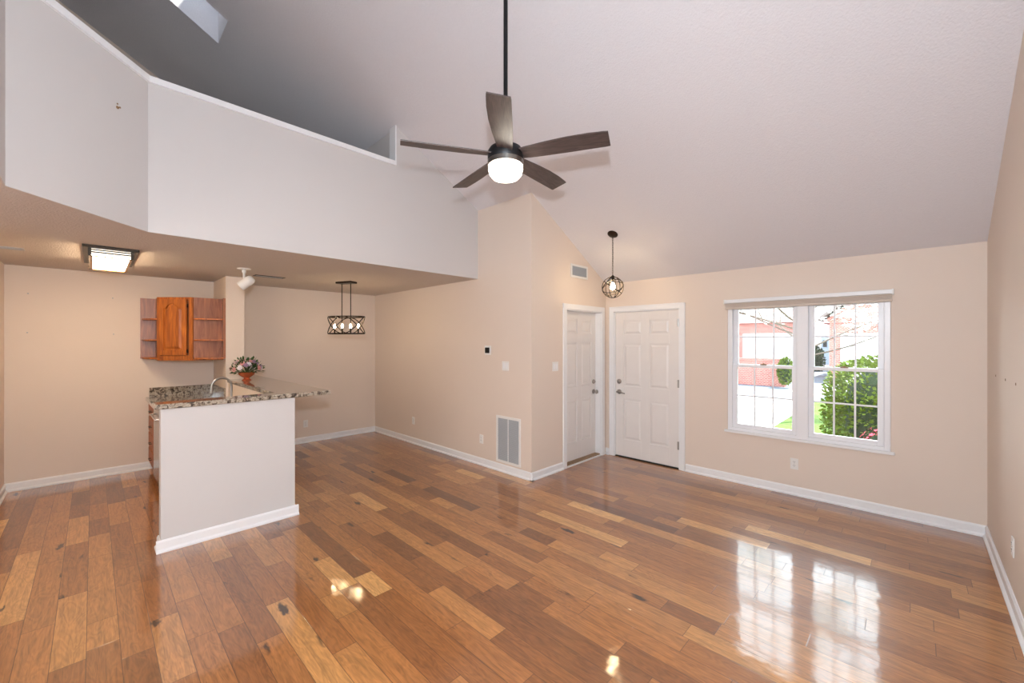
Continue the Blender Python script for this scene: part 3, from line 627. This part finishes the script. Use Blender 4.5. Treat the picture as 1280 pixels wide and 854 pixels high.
# ------------------------------------------------------------------ corner wall cabinet
wc = thing('corner_wall_cabinet', (-6.7, 0.9, 1.40), 'honey oak corner cabinet with arched door and open rounded end shelves', 'cabinet')
z0, z1 = 1.398, 2.158
A = (-6.640, 0.560); B = (-6.340, 0.868)
MB().prism([(XD, 0.56), A, B, (-6.340, 1.172), (XD, 1.172)], z0, z1).build('cabinet_body', M_oakback, wc)
dv = (Vector(B) - Vector(A)); Ld = dv.length; dv.normalize(); nv = Vector((dv.y, -dv.x))
if nv.dot(Vector((1, -0.3))) < 0: nv = -nv
def dp(u, o, z): q = Vector(A) + dv * u + nv * o; return (q.x, q.y, z)
def dbox(mb, u0, u1, o0, o1, za, zb): mb.hexa([dp(u0, o0, za), dp(u1, o0, za), dp(u1, o1, za), dp(u0, o1, za), dp(u0, o0, zb), dp(u1, o0, zb), dp(u1, o1, zb), dp(u0, o1, zb)])
b = MB(); dbox(b, 0, 0.045, 0, 0.018, z0, z1); dbox(b, Ld - 0.045, Ld, 0, 0.018, z0, z1); dbox(b, 0.045, Ld - 0.045, 0, 0.018, z1 - 0.045, z1); dbox(b, 0.045, Ld - 0.045, 0, 0.018, z0, z0 + 0.045)
b.build('face_frame', M_oak, wc, bevel=0.002)
# door: frame with arched top rail and raised panel
u0, u1, za, zb = 0.040, Ld - 0.062, z0 + 0.050, z1 - 0.030
b = MB(); dbox(b, u0, u1, 0.018, 0.024, za, zb); dbox(b, u0, u0 + 0.055, 0.024, 0.038, za, zb); dbox(b, u1 - 0.055, u1, 0.024, 0.038, za, zb); dbox(b, u0 + .055, u1 - .055, 0.024, 0.038, za, za + 0.06)
um = (u0 + u1) / 2; hw = (u1 - u0) / 2 - 0.055
arch = [(um + hw * math.cos(0) * s, 0) for s in (1,)]
def arch_z(t): return zb - 0.108 + (0.058 * math.sqrt(max(0, 1 - (abs(t) / 0.72) ** 2)) if abs(t) < 0.72 else -0.006 * math.sin(PI * (abs(t) - 0.72) / 0.28))
N = 16
lo = [(um - hw + 2 * hw * i / N, arch_z(-1 + 2 * i / N)) for i in range(N + 1)]
for i in range(N):
    (ua, z_a), (ub, z_b) = lo[i], lo[i + 1]
    b.hexa([dp(ua, .024, z_a), dp(ub, .024, z_b), dp(ub, .038, z_b), dp(ua, .038, z_a), dp(ua, .024, zb), dp(ub, .024, zb), dp(ub, .038, zb), dp(ua, .038, zb)])
cd = b.build('cabinet_door', M_oak, wc)
b = MB(); g = 0.014; k = 0.9
pl = [(um - hw + g, za + 0.06 + g), (um + hw - g, za + 0.06 + g)] + [(um + (u_ - um) * (hw - g) / hw, z_ - g) for u_, z_ in reversed(lo)]
cz = sum(p[1] for p in pl) / len(pl)
n_ = len(pl); vs = [dp(u_, 0.024, z_) for u_, z_ in pl] + [dp(um + (u_ - um) * 0.80, 0.037, cz + (z_ - cz) * 0.94) for u_, z_ in pl]
b.add(vs, [tuple(range(n_)), tuple(range(n_, 2 * n_))] + [(i, (i + 1) % n_, (i + 1) % n_ + n_, i + n_) for i in range(n_)])
b.build('raised_panel', M_oak, cd)
for z in (z0 + 0.075, z1 - 0.13):
    b = MB(); dbox(b, u1 - 0.002, u1 + 0.008, 0.018, 0.032, z, z + 0.045); b.build('hinge', M_bronze, cd)
# open end shelves: right on the wing wall, left on the back wall
MB().box(-6.340, -6.205, 1.155, 1.171, z0, z1).box(-6.220, -6.202, 1.145, 1.171, z0, z1).build('shelf_back', M_oakback, wc)
MB().box(XD + .001, XD + 0.015, 0.415, 0.56, z0, z1).build('shelf_back', M_oakback, wc)
def quarter(cx, cy, rx, ry, sx, sy, za_, zb_):
    return MB().prism([(cx, cy)] + [(cx + sx * rx * math.cos(a), cy + sy * ry * math.sin(a)) for a in [PI / 2 * k / 10 for k in range(11)]], za_, zb_)
for z in (z0, z0 + 0.225, z0 + 0.485):
    quarter(-6.339, 1.155, 0.135, 0.285, 1, -1, z, z + 0.016).build('shelf', M_oak, wc)
    quarter(XD + 0.015, 0.560, 0.285, 0.130, 1, -1, z, z + 0.016).build('shelf', M_oak, wc)
MB().prism([(XD, 0.558), (A[0] + .008, A[1] - .008), (B[0] + .012, B[1] - .004), (-6.335, 1.172), (XD, 1.172)], z0 - 0.018, z0).build('bottom_rail', M_oak, wc)

# ------------------------------------------------------------------ flowers in a copper bowl
px_, py_, pz_ = -5.90, 1.33, 1.135
pot = thing('flower_arrangement', (px_, py_, pz_), 'mixed pink and white flowers in a copper pedestal bowl on the bar top', 'flowers')
MB().lathe((px_, py_, pz_), [(0.050, 0), (0.052, 0.006), (0.034, 0.018), (0.030, 0.03), (0.052, 0.045), (0.082, 0.068), (0.088, 0.092), (0.095, 0.100), (0.090, 0.102), (0.078, 0.085), (0.04, 0.06), (0.001, 0.058)], 32).build('bowl', M_copper, pot, smooth=True)
rn = random.Random(4)
leaf = MB(); stems = MB()
M_pinkf = mat('dusty_pink_petal', srgb(214, 150, 146), 0.6, var=(40, 0.2)); M_mauve = mat('mauve_petal', srgb(150, 120, 150), 0.6, var=(40, 0.2)); M_whitef = mat('cream_petal', srgb(226, 220, 226), 0.6, var=(40, 0.1))
M_leafp = mat('houseplant_leaf', srgb(52, 84, 40), 0.5, var=(30, 0.35))
def leaf_at(mb, p, d, L, W):
    d = Vector(d).normalized(); a, n2 = frame_of(d); a = (a + n2 * rn.uniform(-1, 1)).normalized(); n3 = a.cross(d)
    p = Vector(p); m = p + d * L * 0.5 - n3 * L * 0.08
    mb.add([p, m + a * W, p + d * L, m - a * W, m + n3 * L * 0.05], [(0, 1, 4), (1, 2, 4), (2, 3, 4), (3, 0, 4)])
for i in range(300):
    th_ = rn.uniform(0, 2 * PI); ph = rn.uniform(-0.15, 1.3); R_ = rn.uniform(0.08, 0.175)
    dd = Vector((math.cos(th_) * math.cos(ph), math.sin(th_) * math.cos(ph), math.sin(ph)))
    c = Vector((px_, py_, pz_ + 0.115)); p = c + Vector((dd.x * R_, dd.y * R_, dd.z * R_ * 0.95))
    leaf_at(leaf, p, dd + Vector((rn.uniform(-.6, .6), rn.uniform(-.6, .6), rn.uniform(-.5, .5))), rn.uniform(0.03, 0.055), rn.uniform(0.008, 0.014))
    if i % 5 == 0: stems.tube([c - Vector((0, 0, 0.03)), p], 0.0016, 5)
for i in range(34):
    th_ = rn.uniform(0, 2 * PI); ph = rn.uniform(0.0, 1.4)
    dd = Vector((math.cos(th_) * math.cos(ph), math.sin(th_) * math.cos(ph), math.sin(ph))); p = Vector((px_, py_, pz_ + 0.13)) + Vector((dd.x * .16, dd.y * .16, dd.z * .125))
    mb = MB()
    a, b2 = frame_of(dd)
    for ring, (rr, hh_) in enumerate(((0.036, 0.0), (0.022, 0.010))):
        for k in range(7):
            t_ = 2 * PI * k / 7 + ring * .4; o_ = a * math.cos(t_) + b2 * math.sin(t_); t2 = o_.cross(dd)
            q = p + dd * hh_
            mb.add([q, q + o_ * rr * .6 + t2 * rr * .35, q + o_ * rr + dd * .008, q + o_ * rr * .6 - t2 * rr * .35], [(0, 1, 2), (0, 2, 3)])
    bo = mb.build('bloom', (M_pinkf, M_whitef, M_mauve)[i % 3], pot); bo['label'] = ('dusty pink bloom', 'cream white bloom', 'mauve bloom')[i % 3]
leaf.build('leaves', M_leafp, pot); stems.build('stems', M_leafp, pot)

# ------------------------------------------------------------------ ceiling fan
fdir = Vector((-math.sin(TH), math.cos(TH), 0)); rdir = Vector((math.cos(TH), math.sin(TH), 0))
fc = fdir * 2.70 + rdir * (-8 / F_PX * 2.70)
FX, FY = fc.x, fc.y; zcf = zc(FY)
fan = thing('ceiling_fan', (FX, FY, 2.66), 'black ceiling fan with five weathered wood blades on a long downrod', 'ceiling fan')
MB().cyl((FX, FY, 2.93), (FX, FY, zcf + 0.01), 0.014, 16).build('downrod', M_black, fan, smooth=True)
MB().lathe((FX, FY, zcf - 0.10), [(0.02, -0.04), (0.05, 0), (0.07, 0.05), (0.075, 0.14)], 28).build('canopy', M_black, fan, smooth=True)
MB().lathe((FX, FY, 2.80), [(0.112, 0.0), (0.118, 0.012), (0.118, 0.055), (0.105, 0.078), (0.060, 0.092), (0.040, 0.10), (0.030, 0.135), (0.018, 0.15)], 40).build('motor_housing', M_black, fan, smooth=True)
MB().lathe((FX, FY, 2.765), [(0.115, 0.0), (0.119, 0.003), (0.119, 0.033), (0.113, 0.036)], 40).build('trim_ring', M_nickel, fan, smooth=True)
MB().lathe((FX, FY, 2.672), [(0.001, 0), (0.05, 0.004), (0.085, 0.016), (0.106, 0.040), (0.113, 0.070), (0.113, 0.093)], 40).build('light_bowl', M_glow_fan, fan, smooth=True)
base_a = math.atan2(-fdir.y, -fdir.x) + math.radians(-2.5)
for k in range(5):
    a = base_a + k * 2 * PI / 5; u = Vector((math.cos(a), math.sin(a), 0)); t_ = Vector((-u.y, u.x, 0))
    pitch = math.radians(-13)
    tt = (t_ * math.cos(pitch) + Vector((0, 0, 1)) * math.sin(pitch)).normalized(); nn = u.cross(tt)
    prof = [(0.10, -0.048, 0.048), (0.16, -0.054, 0.054), (0.28, -0.066, 0.060), (0.42, -0.074, 0.064), (0.55, -0.072, 0.066), (0.640, -0.064, 0.068), (0.668, -0.060, 0.066)]
    c = Vector((FX, FY, 2.832)); n_ = len(prof); vs = []
    for s_ in (0, 1):
        for r_, w0, w1 in prof:
            for w_ in (w0, w1): vs.append(c + u * r_ + tt * w_ + nn * (0.007 * s_))
    fs = []
    for i in range(n_ - 1):
        a0 = 2 * i; fs.append((a0, a0 + 1, a0 + 3, a0 + 2)); o2 = 2 * n_ + a0; fs.append((o2 + 2, o2 + 3, o2 + 1, o2)); fs.append((a0, a0 + 2, o2 + 2, o2)); fs.append((a0 + 3, a0 + 1, o2 + 1, o2 + 3))
    fs.append((0, 2 * n_, 2 * n_ + 1, 1)); e_ = 2 * n_ - 2; fs.append((e_ + 1, e_ + 1 + 2 * n_, e_ + 2 * n_, e_))
    # blade mesh in its own rotated frame so the grain follows its length
    rot = Matrix.Rotation(-a, 4, 'Z'); loc_ = Vector((FX, FY, 2.66))
    mb = MB(); mb.add([loc_ + rot @ (v - loc_) for v in vs], fs)
    bo = mb.build('blade', M_blade, fan); bo.rotation_euler = (0, 0, a)
    mb = MB().add([], []); mb.hexa([c + u * r_ + tt * w_ + nn * h_ for h_ in (0.007, 0.012) for r_, w_ in ((0.06, -0.03), (0.17, -0.02), (0.17, 0.02), (0.06, 0.03))])
    mb.v = [loc_ + rot @ (v - loc_) for v in mb.v]
    br = mb.build('blade_arm', M_black, bo)

# ------------------------------------------------------------------ entry pendant
PX, PY = -2.58, 4.352; PZ = zc(PY)
pd = thing('pendant_light', (PX, PY, 2.14), 'round bronze cage pendant on a chain by the front door', 'pendant lamp')
slope_n = Vector((0, SL, 1)).normalized()
MB().lathe((PX, PY, PZ + 0.004), [(0.062, 0), (0.062, 0.008), (0.05, 0.02), (0.012, 0.028)], 28, -slope_n).build('canopy', M_bronze, pd, smooth=True)
PC = Vector((PX, PY, 2.262)); R_ = 0.125
ch = MB(); zt = PZ - 0.02; zb_ = PC.z + R_ + 0.02; nl = 17
for i in range(nl):
    z = zb_ + (zt - zb_) * (i + 0.5) / nl; h_ = (zt - zb_) / nl * 0.66; ax = Vector((1, 0, 0)) if i % 2 else Vector((0, 1, 0))
    ch.tube([Vector((PX, PY, z)) + ax * 0.007 * math.cos(t) + Vector((0, 0, h_ * math.sin(t))) for t in [2 * PI * k / 10 for k in range(10)]], 0.0022, 6, closed=True)
ch.build('chain', M_bronze, pd)
cg = MB()
def ring(c, nrm, r, tr=0.0048):
    a, b2 = frame_of(nrm); cg.tube([Vector(c) + (a * math.cos(t) + b2 * math.sin(t)) * r for t in [2 * PI * k / 40 for k in range(40)]], tr, 8, closed=True)
for q in (0.2, 0.2 + PI / 3, 0.2 + 2 * PI / 3): ring(PC, (math.cos(q), math.sin(q), 0), R_)
ring(PC, (0.55, 0.2, 0.8), R_); ring(PC, (-0.55, 0.35, 0.75), R_); ring(PC, (0.1, -0.6, 0.8), R_)
cg.lathe(PC + Vector((0, 0, R_ - 0.004)), [(0.02, 0), (0.018, 0.012), (0.006, 0.024)], 16)
cg.build('cage', M_bronze, pd, smooth=True)
MB().cyl(PC + Vector((0, 0, R_)), PC + Vector((0, 0, 0.055)), 0.017, 16).build('bulb_socket', M_bronze, pd)
MB().lathe(PC + Vector((0, 0, 0.055)), [(0.012, 0), (0.016, -0.012), (0.030, -0.045), (0.028, -0.070), (0.001, -0.088)], 20).build('bulb', M_glow_warm, pd, smooth=True)

# ------------------------------------------------------------------ dining chandelier
LX, LY = -5.62, 2.455
cd_ = thing('dining_chandelier', (LX, LY, 1.70), 'oval dark bronze drum chandelier with four lit candle bulbs', 'chandelier')
aa = math.radians(24); ua = Vector((math.cos(aa), math.sin(aa), 0)); va = Vector((-ua.y, ua.x, 0)); LC = Vector((LX, LY, 0))
def lp(u_, v_, z): p = LC + ua * u_ + va * v_; return (p.x, p.y, z)
def lbox(mb, u0, u1, v0, v1, za_, zb_): mb.hexa([lp(u0, v0, za_), lp(u1, v0, za_), lp(u1, v1, za_), lp(u0, v1, za_), lp(u0, v0, zb_), lp(u1, v0, zb_), lp(u1, v1, zb_), lp(u0, v1, zb_)])
b = MB(); lbox(b, -0.13, 0.13, -0.065, 0.065, ZL - 0.025, ZL - 0.001); b.build('canopy', M_bronze, cd_, bevel=0.003)
ZT, ZB_, RU, RV = 1.945, 1.715, 0.285, 0.17
for s_ in (-1, 1): MB().cyl(lp(s_ * 0.076, 0, ZB_ + 0.03), lp(s_ * 0.076, 0, ZL - 0.02), 0.006, 10).build('rod', M_bronze, cd_)
def oval(z, n=48, du=0): return [lp(RU * math.cos(t), RV * math.sin(t), z) for t in [2 * PI * k / n for k in range(n)]]
b = MB()
for z, h_ in ((ZT, 0.016), (ZB_, 0.016)):
    P_ = oval(z); N_ = len(P_); vs = []
    for p in P_: vs += [p, (p[0], p[1], p[2] + h_)]
    for p in P_: q = LC + (Vector((p[0], p[1], 0)) - LC) * 0.975; vs += [(q.x, q.y, p[2]), (q.x, q.y, p[2] + h_)]
    fs = []
    for i in range(N_):
        j = (i + 1) % N_; o2 = 2 * N_
        fs += [(2 * i, 2 * j, 2 * j + 1, 2 * i + 1), (o2 + 2 * i, o2 + 2 * i + 1, o2 + 2 * j + 1, o2 + 2 * j), (2 * i, o2 + 2 * i, o2 + 2 * j, 2 * j), (2 * i + 1, 2 * j + 1, o2 + 2 * j + 1, o2 + 2 * i + 1)]
    b.add(vs, fs)
b.build('hoops', M_bronze, cd_)
b = MB(); zm = (ZT + ZB_ + 0.016) / 2; hz = (ZT - ZB_) / 2
for ph in (math.radians(-125), math.radians(55)):
    b.tube([lp(RU * 0.99 * math.cos(t), RV * 0.99 * math.sin(t), zm + hz * math.sin(2 * t + ph)) for t in [2 * PI * k / 72 for k in range(72)]], 0.0065, 6, closed=True)
b.build('ribbon_cage', M_bronze, cd_, smooth=True)
b = MB(); b.tube([lp(-RU, 0, ZB_ + 0.008), lp(RU, 0, ZB_ + 0.008)], 0.006, 8); b.tube([lp(0, -RV, ZB_ + 0.008), lp(0, RV, ZB_ + 0.008)], 0.005, 8); b.build('crossbar', M_bronze, cd_)
for u_ in (-0.205, -0.070, 0.075, 0.205):
    c_ = MB().cyl(lp(u_, 0, ZB_ + 0.01), lp(u_, 0, ZB_ + 0.085), 0.010, 12).lathe(lp(u_, 0, ZB_ + 0.01), [(0.02, 0), (0.02, 0.006), (0.01, 0.01)], 14).build('candle_sleeve', M_bronze, cd_)
    MB().lathe(lp(u_, 0, ZB_ + 0.085), [(0.007, 0), (0.0145, 0.018), (0.012, 0.035), (0.004, 0.058), (0.001, 0.062)], 16).build('bulb', M_glow_warm, c_, smooth=True)

# ------------------------------------------------------------------ kitchen flush light
fl = thing('flush_ceiling_light', (-5.5, 0.115, ZL - 0.09), 'long lit flush mount ceiling light with metal frame over the kitchen', 'ceiling light')
gx0, gx1, gy0, gy1, gz = -6.02, -5.06, -0.02, 0.25, 2.352
MB().box(gx0 - 0.05, gx1 + 0.06, gy0 - 0.045, gy1 + 0.045, ZL - 0.022, ZL - 0.001).build('ceiling_pan', M_bronze, fl, bevel=0.003)
MB().box(gx0 + .010, gx1 - .014, gy0 + .006, gy1 - .006, gz + 0.004, ZL - 0.022).build('diffuser', M_glow_panel, fl)
MB().box(gx1 - .013, gx1 - .006, gy0 + .006, gy1 - .006, gz + 0.010, ZL - 0.022).build('end_glass', M_glow_end, fl)
b = MB()
for x in (gx0, gx1):
    for y in (gy0, gy1): b.box(x - .010, x + .010, y - .010, y + .010, gz, ZL - 0.02)
for z in (gz + 0.030, gz + 0.050): b.box(gx1, gx1 + .009, gy0, gy1, z, z + .009); b.box(gx0, gx1, gy0 - .009, gy0, z, z + .009); b.box(gx0, gx1, gy1, gy1 + .009, z, z + .009)
b.build('cage_bars', M_bronze, fl)
b = MB().box(gx0, gx1, gy0, gy0 + 0.018, gz - 0.004, gz + 0.006).box(gx0, gx1, gy1 - 0.018, gy1, gz - 0.004, gz + 0.006).box(gx0 - .004, gx0 + 0.04, gy0, gy1, gz - 0.004, gz + 0.006).box(gx1 - 0.012, gx1, gy0, gy1, gz - 0.004, gz + 0.006).build('lower_frame', M_amber, fl)

# ------------------------------------------------------------------ white ceiling spotlight
sx, sy = -5.432, 1.199
spt = thing('ceiling_spotlight', (sx, sy, 2.22), 'white adjustable spotlight on the ceiling above the faucet', 'spotlight')
MB().lathe((sx, sy, ZL), [(0.068, 0), (0.066, -0.008), (0.03, -0.014)], 28).build('ceiling_plate', M_plastic, spt, smooth=True)
MB().cyl((sx, sy, ZL - 0.012), (sx, sy, 2.33), 0.012, 14).lathe((sx, sy, ZL - 0.05), [(0.02, 0), (0.02, 0.035)], 14).build('stem', M_plastic, spt)
hd = (rdir * -0.72 + Vector((0, 0, -0.62)) + fdir * -0.25).normalized(); hc = Vector((sx, sy, 2.285)) + rdir * 0.03
MB().lathe(hc - hd * 0.085, [(0.001, 0), (0.03, 0.004), (0.048, 0.025), (0.052, 0.05), (0.052, 0.165), (0.047, 0.166), (0.045, 0.155)], 32, hd).build('lamp_head', M_plastic, spt, smooth=True)
MB().lathe(hc + hd * 0.066, [(0.001, 0), (0.046, 0.001)], 24, hd).build('bulb_face', mat('spot_lens', (0.9, 0.9, 0.86), 0.3, emit=(1, 0.97, 0.9), estr=1.2), spt)

# ------------------------------------------------------------------ outside
GZ = -0.20
struct('ground_lawn', MB().box(-2.15, 30, YF + T, 15.4, GZ - 0.1, GZ), M_grass)
struct('ground_driveway', MB().box(-30, -2.15, YF + T, 15.4, GZ - 0.1, GZ), M_conc)
struct('ground_street', MB().box(-60, 40, 15.4, 60, GZ - 0.1, GZ - 0.01), M_asphalt)
struct('ground_far_drive', MB().box(-3.3, 6, 17.5, 22, GZ - 0.01, GZ + 0.005), M_conc)
struct('ground_bed', MB().prism([(-1.25, YF + T + .02), (-1.15, 6.6), (-0.9, 7.3), (-0.9, 8.8), (2.6, 8.8), (2.6, YF + T + .02)], GZ, GZ + 0.04), M_mulch)
def shrub(name, c, r, n, m_, label, cat, leafL, seed, power=4.0, core=M_leafd, extra=None, zfloor=GZ):
    rn2 = random.Random(seed); t = thing(name, (c[0], c[1], zfloor), label, cat); mb = MB()
    c = Vector(c)
    for i in range(n):
        d_ = Vector((rn2.gauss(0, 1), rn2.gauss(0, 1), rn2.gauss(0, 1))).normalized()
        k = (abs(d_.x) ** power + abs(d_.y) ** power + abs(d_.z) ** power) ** (-1 / power)
        s_ = k * rn2.uniform(0.86, 1.03); p = c + Vector((d_.x * r[0], d_.y * r[1], d_.z * r[2])) * s_
        if p.z < zfloor + 0.03: continue
        dd = (d_ + Vector((rn2.uniform(-1, 1), rn2.uniform(-1, 1), rn2.uniform(-.6, 1)))).normalized(); L_ = leafL * rn2.uniform(0.7, 1.3)
        a, b2 = frame_of(dd); a = (a * rn2.uniform(-1, 1) + b2 * rn2.uniform(-1, 1)).normalized()
        mb.add([p, p + dd * L_ * .5 + a * L_ * .32, p + dd * L_, p + dd * L_ * .5 - a * L_ * .32], [(0, 1, 2, 3)])
    mb.build('foliage', m_, t)
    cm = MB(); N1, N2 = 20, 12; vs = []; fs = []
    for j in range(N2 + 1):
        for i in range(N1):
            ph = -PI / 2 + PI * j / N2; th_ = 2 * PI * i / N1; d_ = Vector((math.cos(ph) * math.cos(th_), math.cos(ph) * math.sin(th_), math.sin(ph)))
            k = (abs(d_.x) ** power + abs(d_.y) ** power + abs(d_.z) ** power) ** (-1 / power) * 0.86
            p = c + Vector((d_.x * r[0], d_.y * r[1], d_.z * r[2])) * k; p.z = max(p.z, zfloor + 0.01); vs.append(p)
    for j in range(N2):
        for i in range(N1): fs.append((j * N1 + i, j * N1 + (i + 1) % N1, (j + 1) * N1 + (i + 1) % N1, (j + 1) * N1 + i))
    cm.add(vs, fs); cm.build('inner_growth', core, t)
    if extra: extra(t, c, r, rn2)
    return t
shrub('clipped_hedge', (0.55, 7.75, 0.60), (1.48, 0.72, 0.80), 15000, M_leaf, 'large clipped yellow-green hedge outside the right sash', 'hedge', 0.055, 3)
def blooms(t, c, r, rn2):
    mb = MB()
    for i in range(260):
        d_ = Vector((rn2.gauss(0, 1), rn2.gauss(0, 1), abs(rn2.gauss(0, 1)))).normalized(); p = c + Vector((d_.x * r[0], d_.y * r[1], d_.z * r[2])) * rn2.uniform(0.95, 1.06)
        a, b2 = frame_of(d_)
        for k in range(5):
            t_ = 2 * PI * k / 5; o_ = a * math.cos(t_) + b2 * math.sin(t_); q = o_.cross(d_)
            mb.add([p, p + o_ * .015 + q * .010, p + o_ * .028 + d_ * .006, p + o_ * .015 - q * .010], [(0, 1, 2, 3)])
    mb.build('blossoms', M_pink, t)
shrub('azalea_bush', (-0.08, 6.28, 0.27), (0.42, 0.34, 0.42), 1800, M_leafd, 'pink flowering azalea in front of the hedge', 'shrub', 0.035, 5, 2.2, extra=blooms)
shrub('low_juniper', (-0.80, 6.75, 0.02), (0.36, 0.34, 0.34), 2200, M_leafj, 'low dark bluish shrub at the left foot of the hedge', 'shrub', 0.03, 6, 2.0)
# dogwood tree
def tree(x, y):
    rn2 = random.Random(12); t = thing('dogwood_tree', (x, y, GZ), 'white blossoming dogwood tree spreading across the upper sashes', 'tree')
    br = MB(); bl_ = MB()
    br.tube([(x, y, GZ), (x + .03, y, 0.7), (x - .02, y + .03, 1.5)], [0.085, 0.075, 0.06], 10)
    def branch(p, d_, L_, r_, lev):
        pts = [p]; q = Vector(p); dd = Vector(d_).normalized()
        for i in range(4):
            dd = (dd + Vector((rn2.uniform(-.22, .22), rn2.uniform(-.22, .22), rn2.uniform(-.10, .14)))).normalized(); q = q + dd * L_ / 4; pts.append(q.copy())
        br.tube(pts, [r_ * (1 - 0.13 * i) for i in range(5)], 6)
        if lev < 3:
            for i in range(3 if lev else 3):
                o_ = pts[rn2.randint(2, 4)]; branch(o_, dd + Vector((rn2.uniform(-.9, .9), rn2.uniform(-.9, .9), rn2.uniform(-.35, .45))), L_ * rn2.uniform(0.5, 0.75), r_ * 0.5, lev + 1)
        if lev >= 1:
            for i in range(17):
                c_ = pts[rn2.randint(1, 4)] + Vector((rn2.uniform(-.2, .2), rn2.uniform(-.2, .2), rn2.uniform(-.06, .12)))
                n_ = Vector((rn2.uniform(-.4, .4), rn2.uniform(-.8, .1), 1)).normalized(); a, b2 = frame_of(n_); s_ = rn2.uniform(.035, .06)
                for k in range(4):
                    t_ = PI / 2 * k + i; o_ = a * math.cos(t_) + b2 * math.sin(t_); w_ = o_.cross(n_)
                    bl_.add([c_, c_ + o_ * s_ * .6 + w_ * s_ * .4, c_ + o_ * s_, c_ + o_ * s_ * .6 - w_ * s_ * .4], [(0, 1, 2, 3)])
    for k in range(9):
        a = 2 * PI * k / 9 + 0.2; branch(Vector((x, y, 1.25 + 0.12 * k)), (math.cos(a), math.sin(a), 0.22 + 0.04 * k), 1.7, 0.024, 0)
    br.build('trunk_and_branches', M_bark, t); bl_.build('blossoms', M_blos, t)
tree(-1.84, 11.3)
# low brick wall and neighbouring houses across the street
o = MB().box(-9.5, -3.72, 19.4, 19.7, GZ - .02, 0.82).box(-9.5, -3.70, 19.36, 19.74, 0.82, 0.92).build('garden_wall', M_brick); tag(o, 'low red brick garden wall across the street', 'garden wall')
hl = thing('garage_house', (-8, 27, GZ), 'pink brick house with white garage door beyond the low wall', 'house')
MB().box(-16, -3.9, 26, 27.3, GZ - .02, 2.65).build('brick_walls', M_brick, hl)
MB().box(-7.0, -4.6, 25.94, 26.0, GZ, 2.05).box(-10.5, -8.0, 25.94, 26.0, GZ, 2.05).build('garage_door', M_white, hl)
MB().extrude([(-16.4, 25.8, 2.65), (-16.4, 27.5, 2.65), (-16.4, 26.65, 3.3)], (12.6, 0, 0)).build('roof', mat('rosy_shingle', srgb(178, 148, 142), 0.9, var=(20, 0.15)), hl)
hr = thing('brick_gable_house', (1.0, 24, GZ), 'brick gabled house with wide white garage door behind the hedge', 'house')
MB().box(-2.6, 5.5, 22, 30, GZ - .02, 2.45).build('brick_walls', M_brick, hr)
MB().extrude([(-2.9, 21.95, 2.40), (5.8, 21.95, 2.40), (1.45, 21.95, 6.0)], (0, 8.2, 0)).build('gable', M_brick, hr)
MB().box(-2.22, 4.6, 21.93, 22.0, GZ, 1.96).build('garage_door', M_white, hr)
b = MB()
for sgn in (-1, 1):
    x_e = 1.45 + sgn * 4.4; b.extrude([(1.45, 21.6, 6.15), (x_e, 21.6, 2.50), (x_e, 21.6, 2.62), (1.45, 21.6, 6.27)], (0, 8.8, 0))
b.build('roof', M_roof, hr)
hm = thing('porch_house', (-3.3, 34, GZ), 'far pale house with a grey front door between the brick houses', 'house')
MB().box(-8, 2, 34, 40, GZ - .02, 5.5).build('siding_walls', M_white, hm)
pdm = mat('grey_blue_door', srgb(150, 165, 180), 0.5)
fd = MB().box(-4.46, -4.05, 33.93, 34.0, 0.1, 2.0).build('front_door', pdm, hm)
MB().box(-4.36, -4.15, 33.90, 33.93, 1.25, 1.7).build('door_glass', M_dark, fd)
MB().extrude([(-8.4, 33.6, 5.5), (-8.4, 40.4, 5.5), (-8.4, 37, 8)], (10.8, 0, 0)).build('roof', M_roof, hm)
shrub('porch_shrub', (-4.35, 31.0, 0.45), (0.42, 0.4, 0.85), 900, M_leafd, 'dark upright shrub beside the far front door', 'shrub', 0.12, 9, 2.2)
shrub('round_shrub', (-3.62, 19.0, 0.45), (0.24, 0.24, 0.50), 900, M_leaf, 'small bright green bush near the brick garden wall', 'shrub', 0.09, 10, 2.2, zfloor=GZ)

for o in bpy.data.objects:
    if '_base' in o: del o['_base']
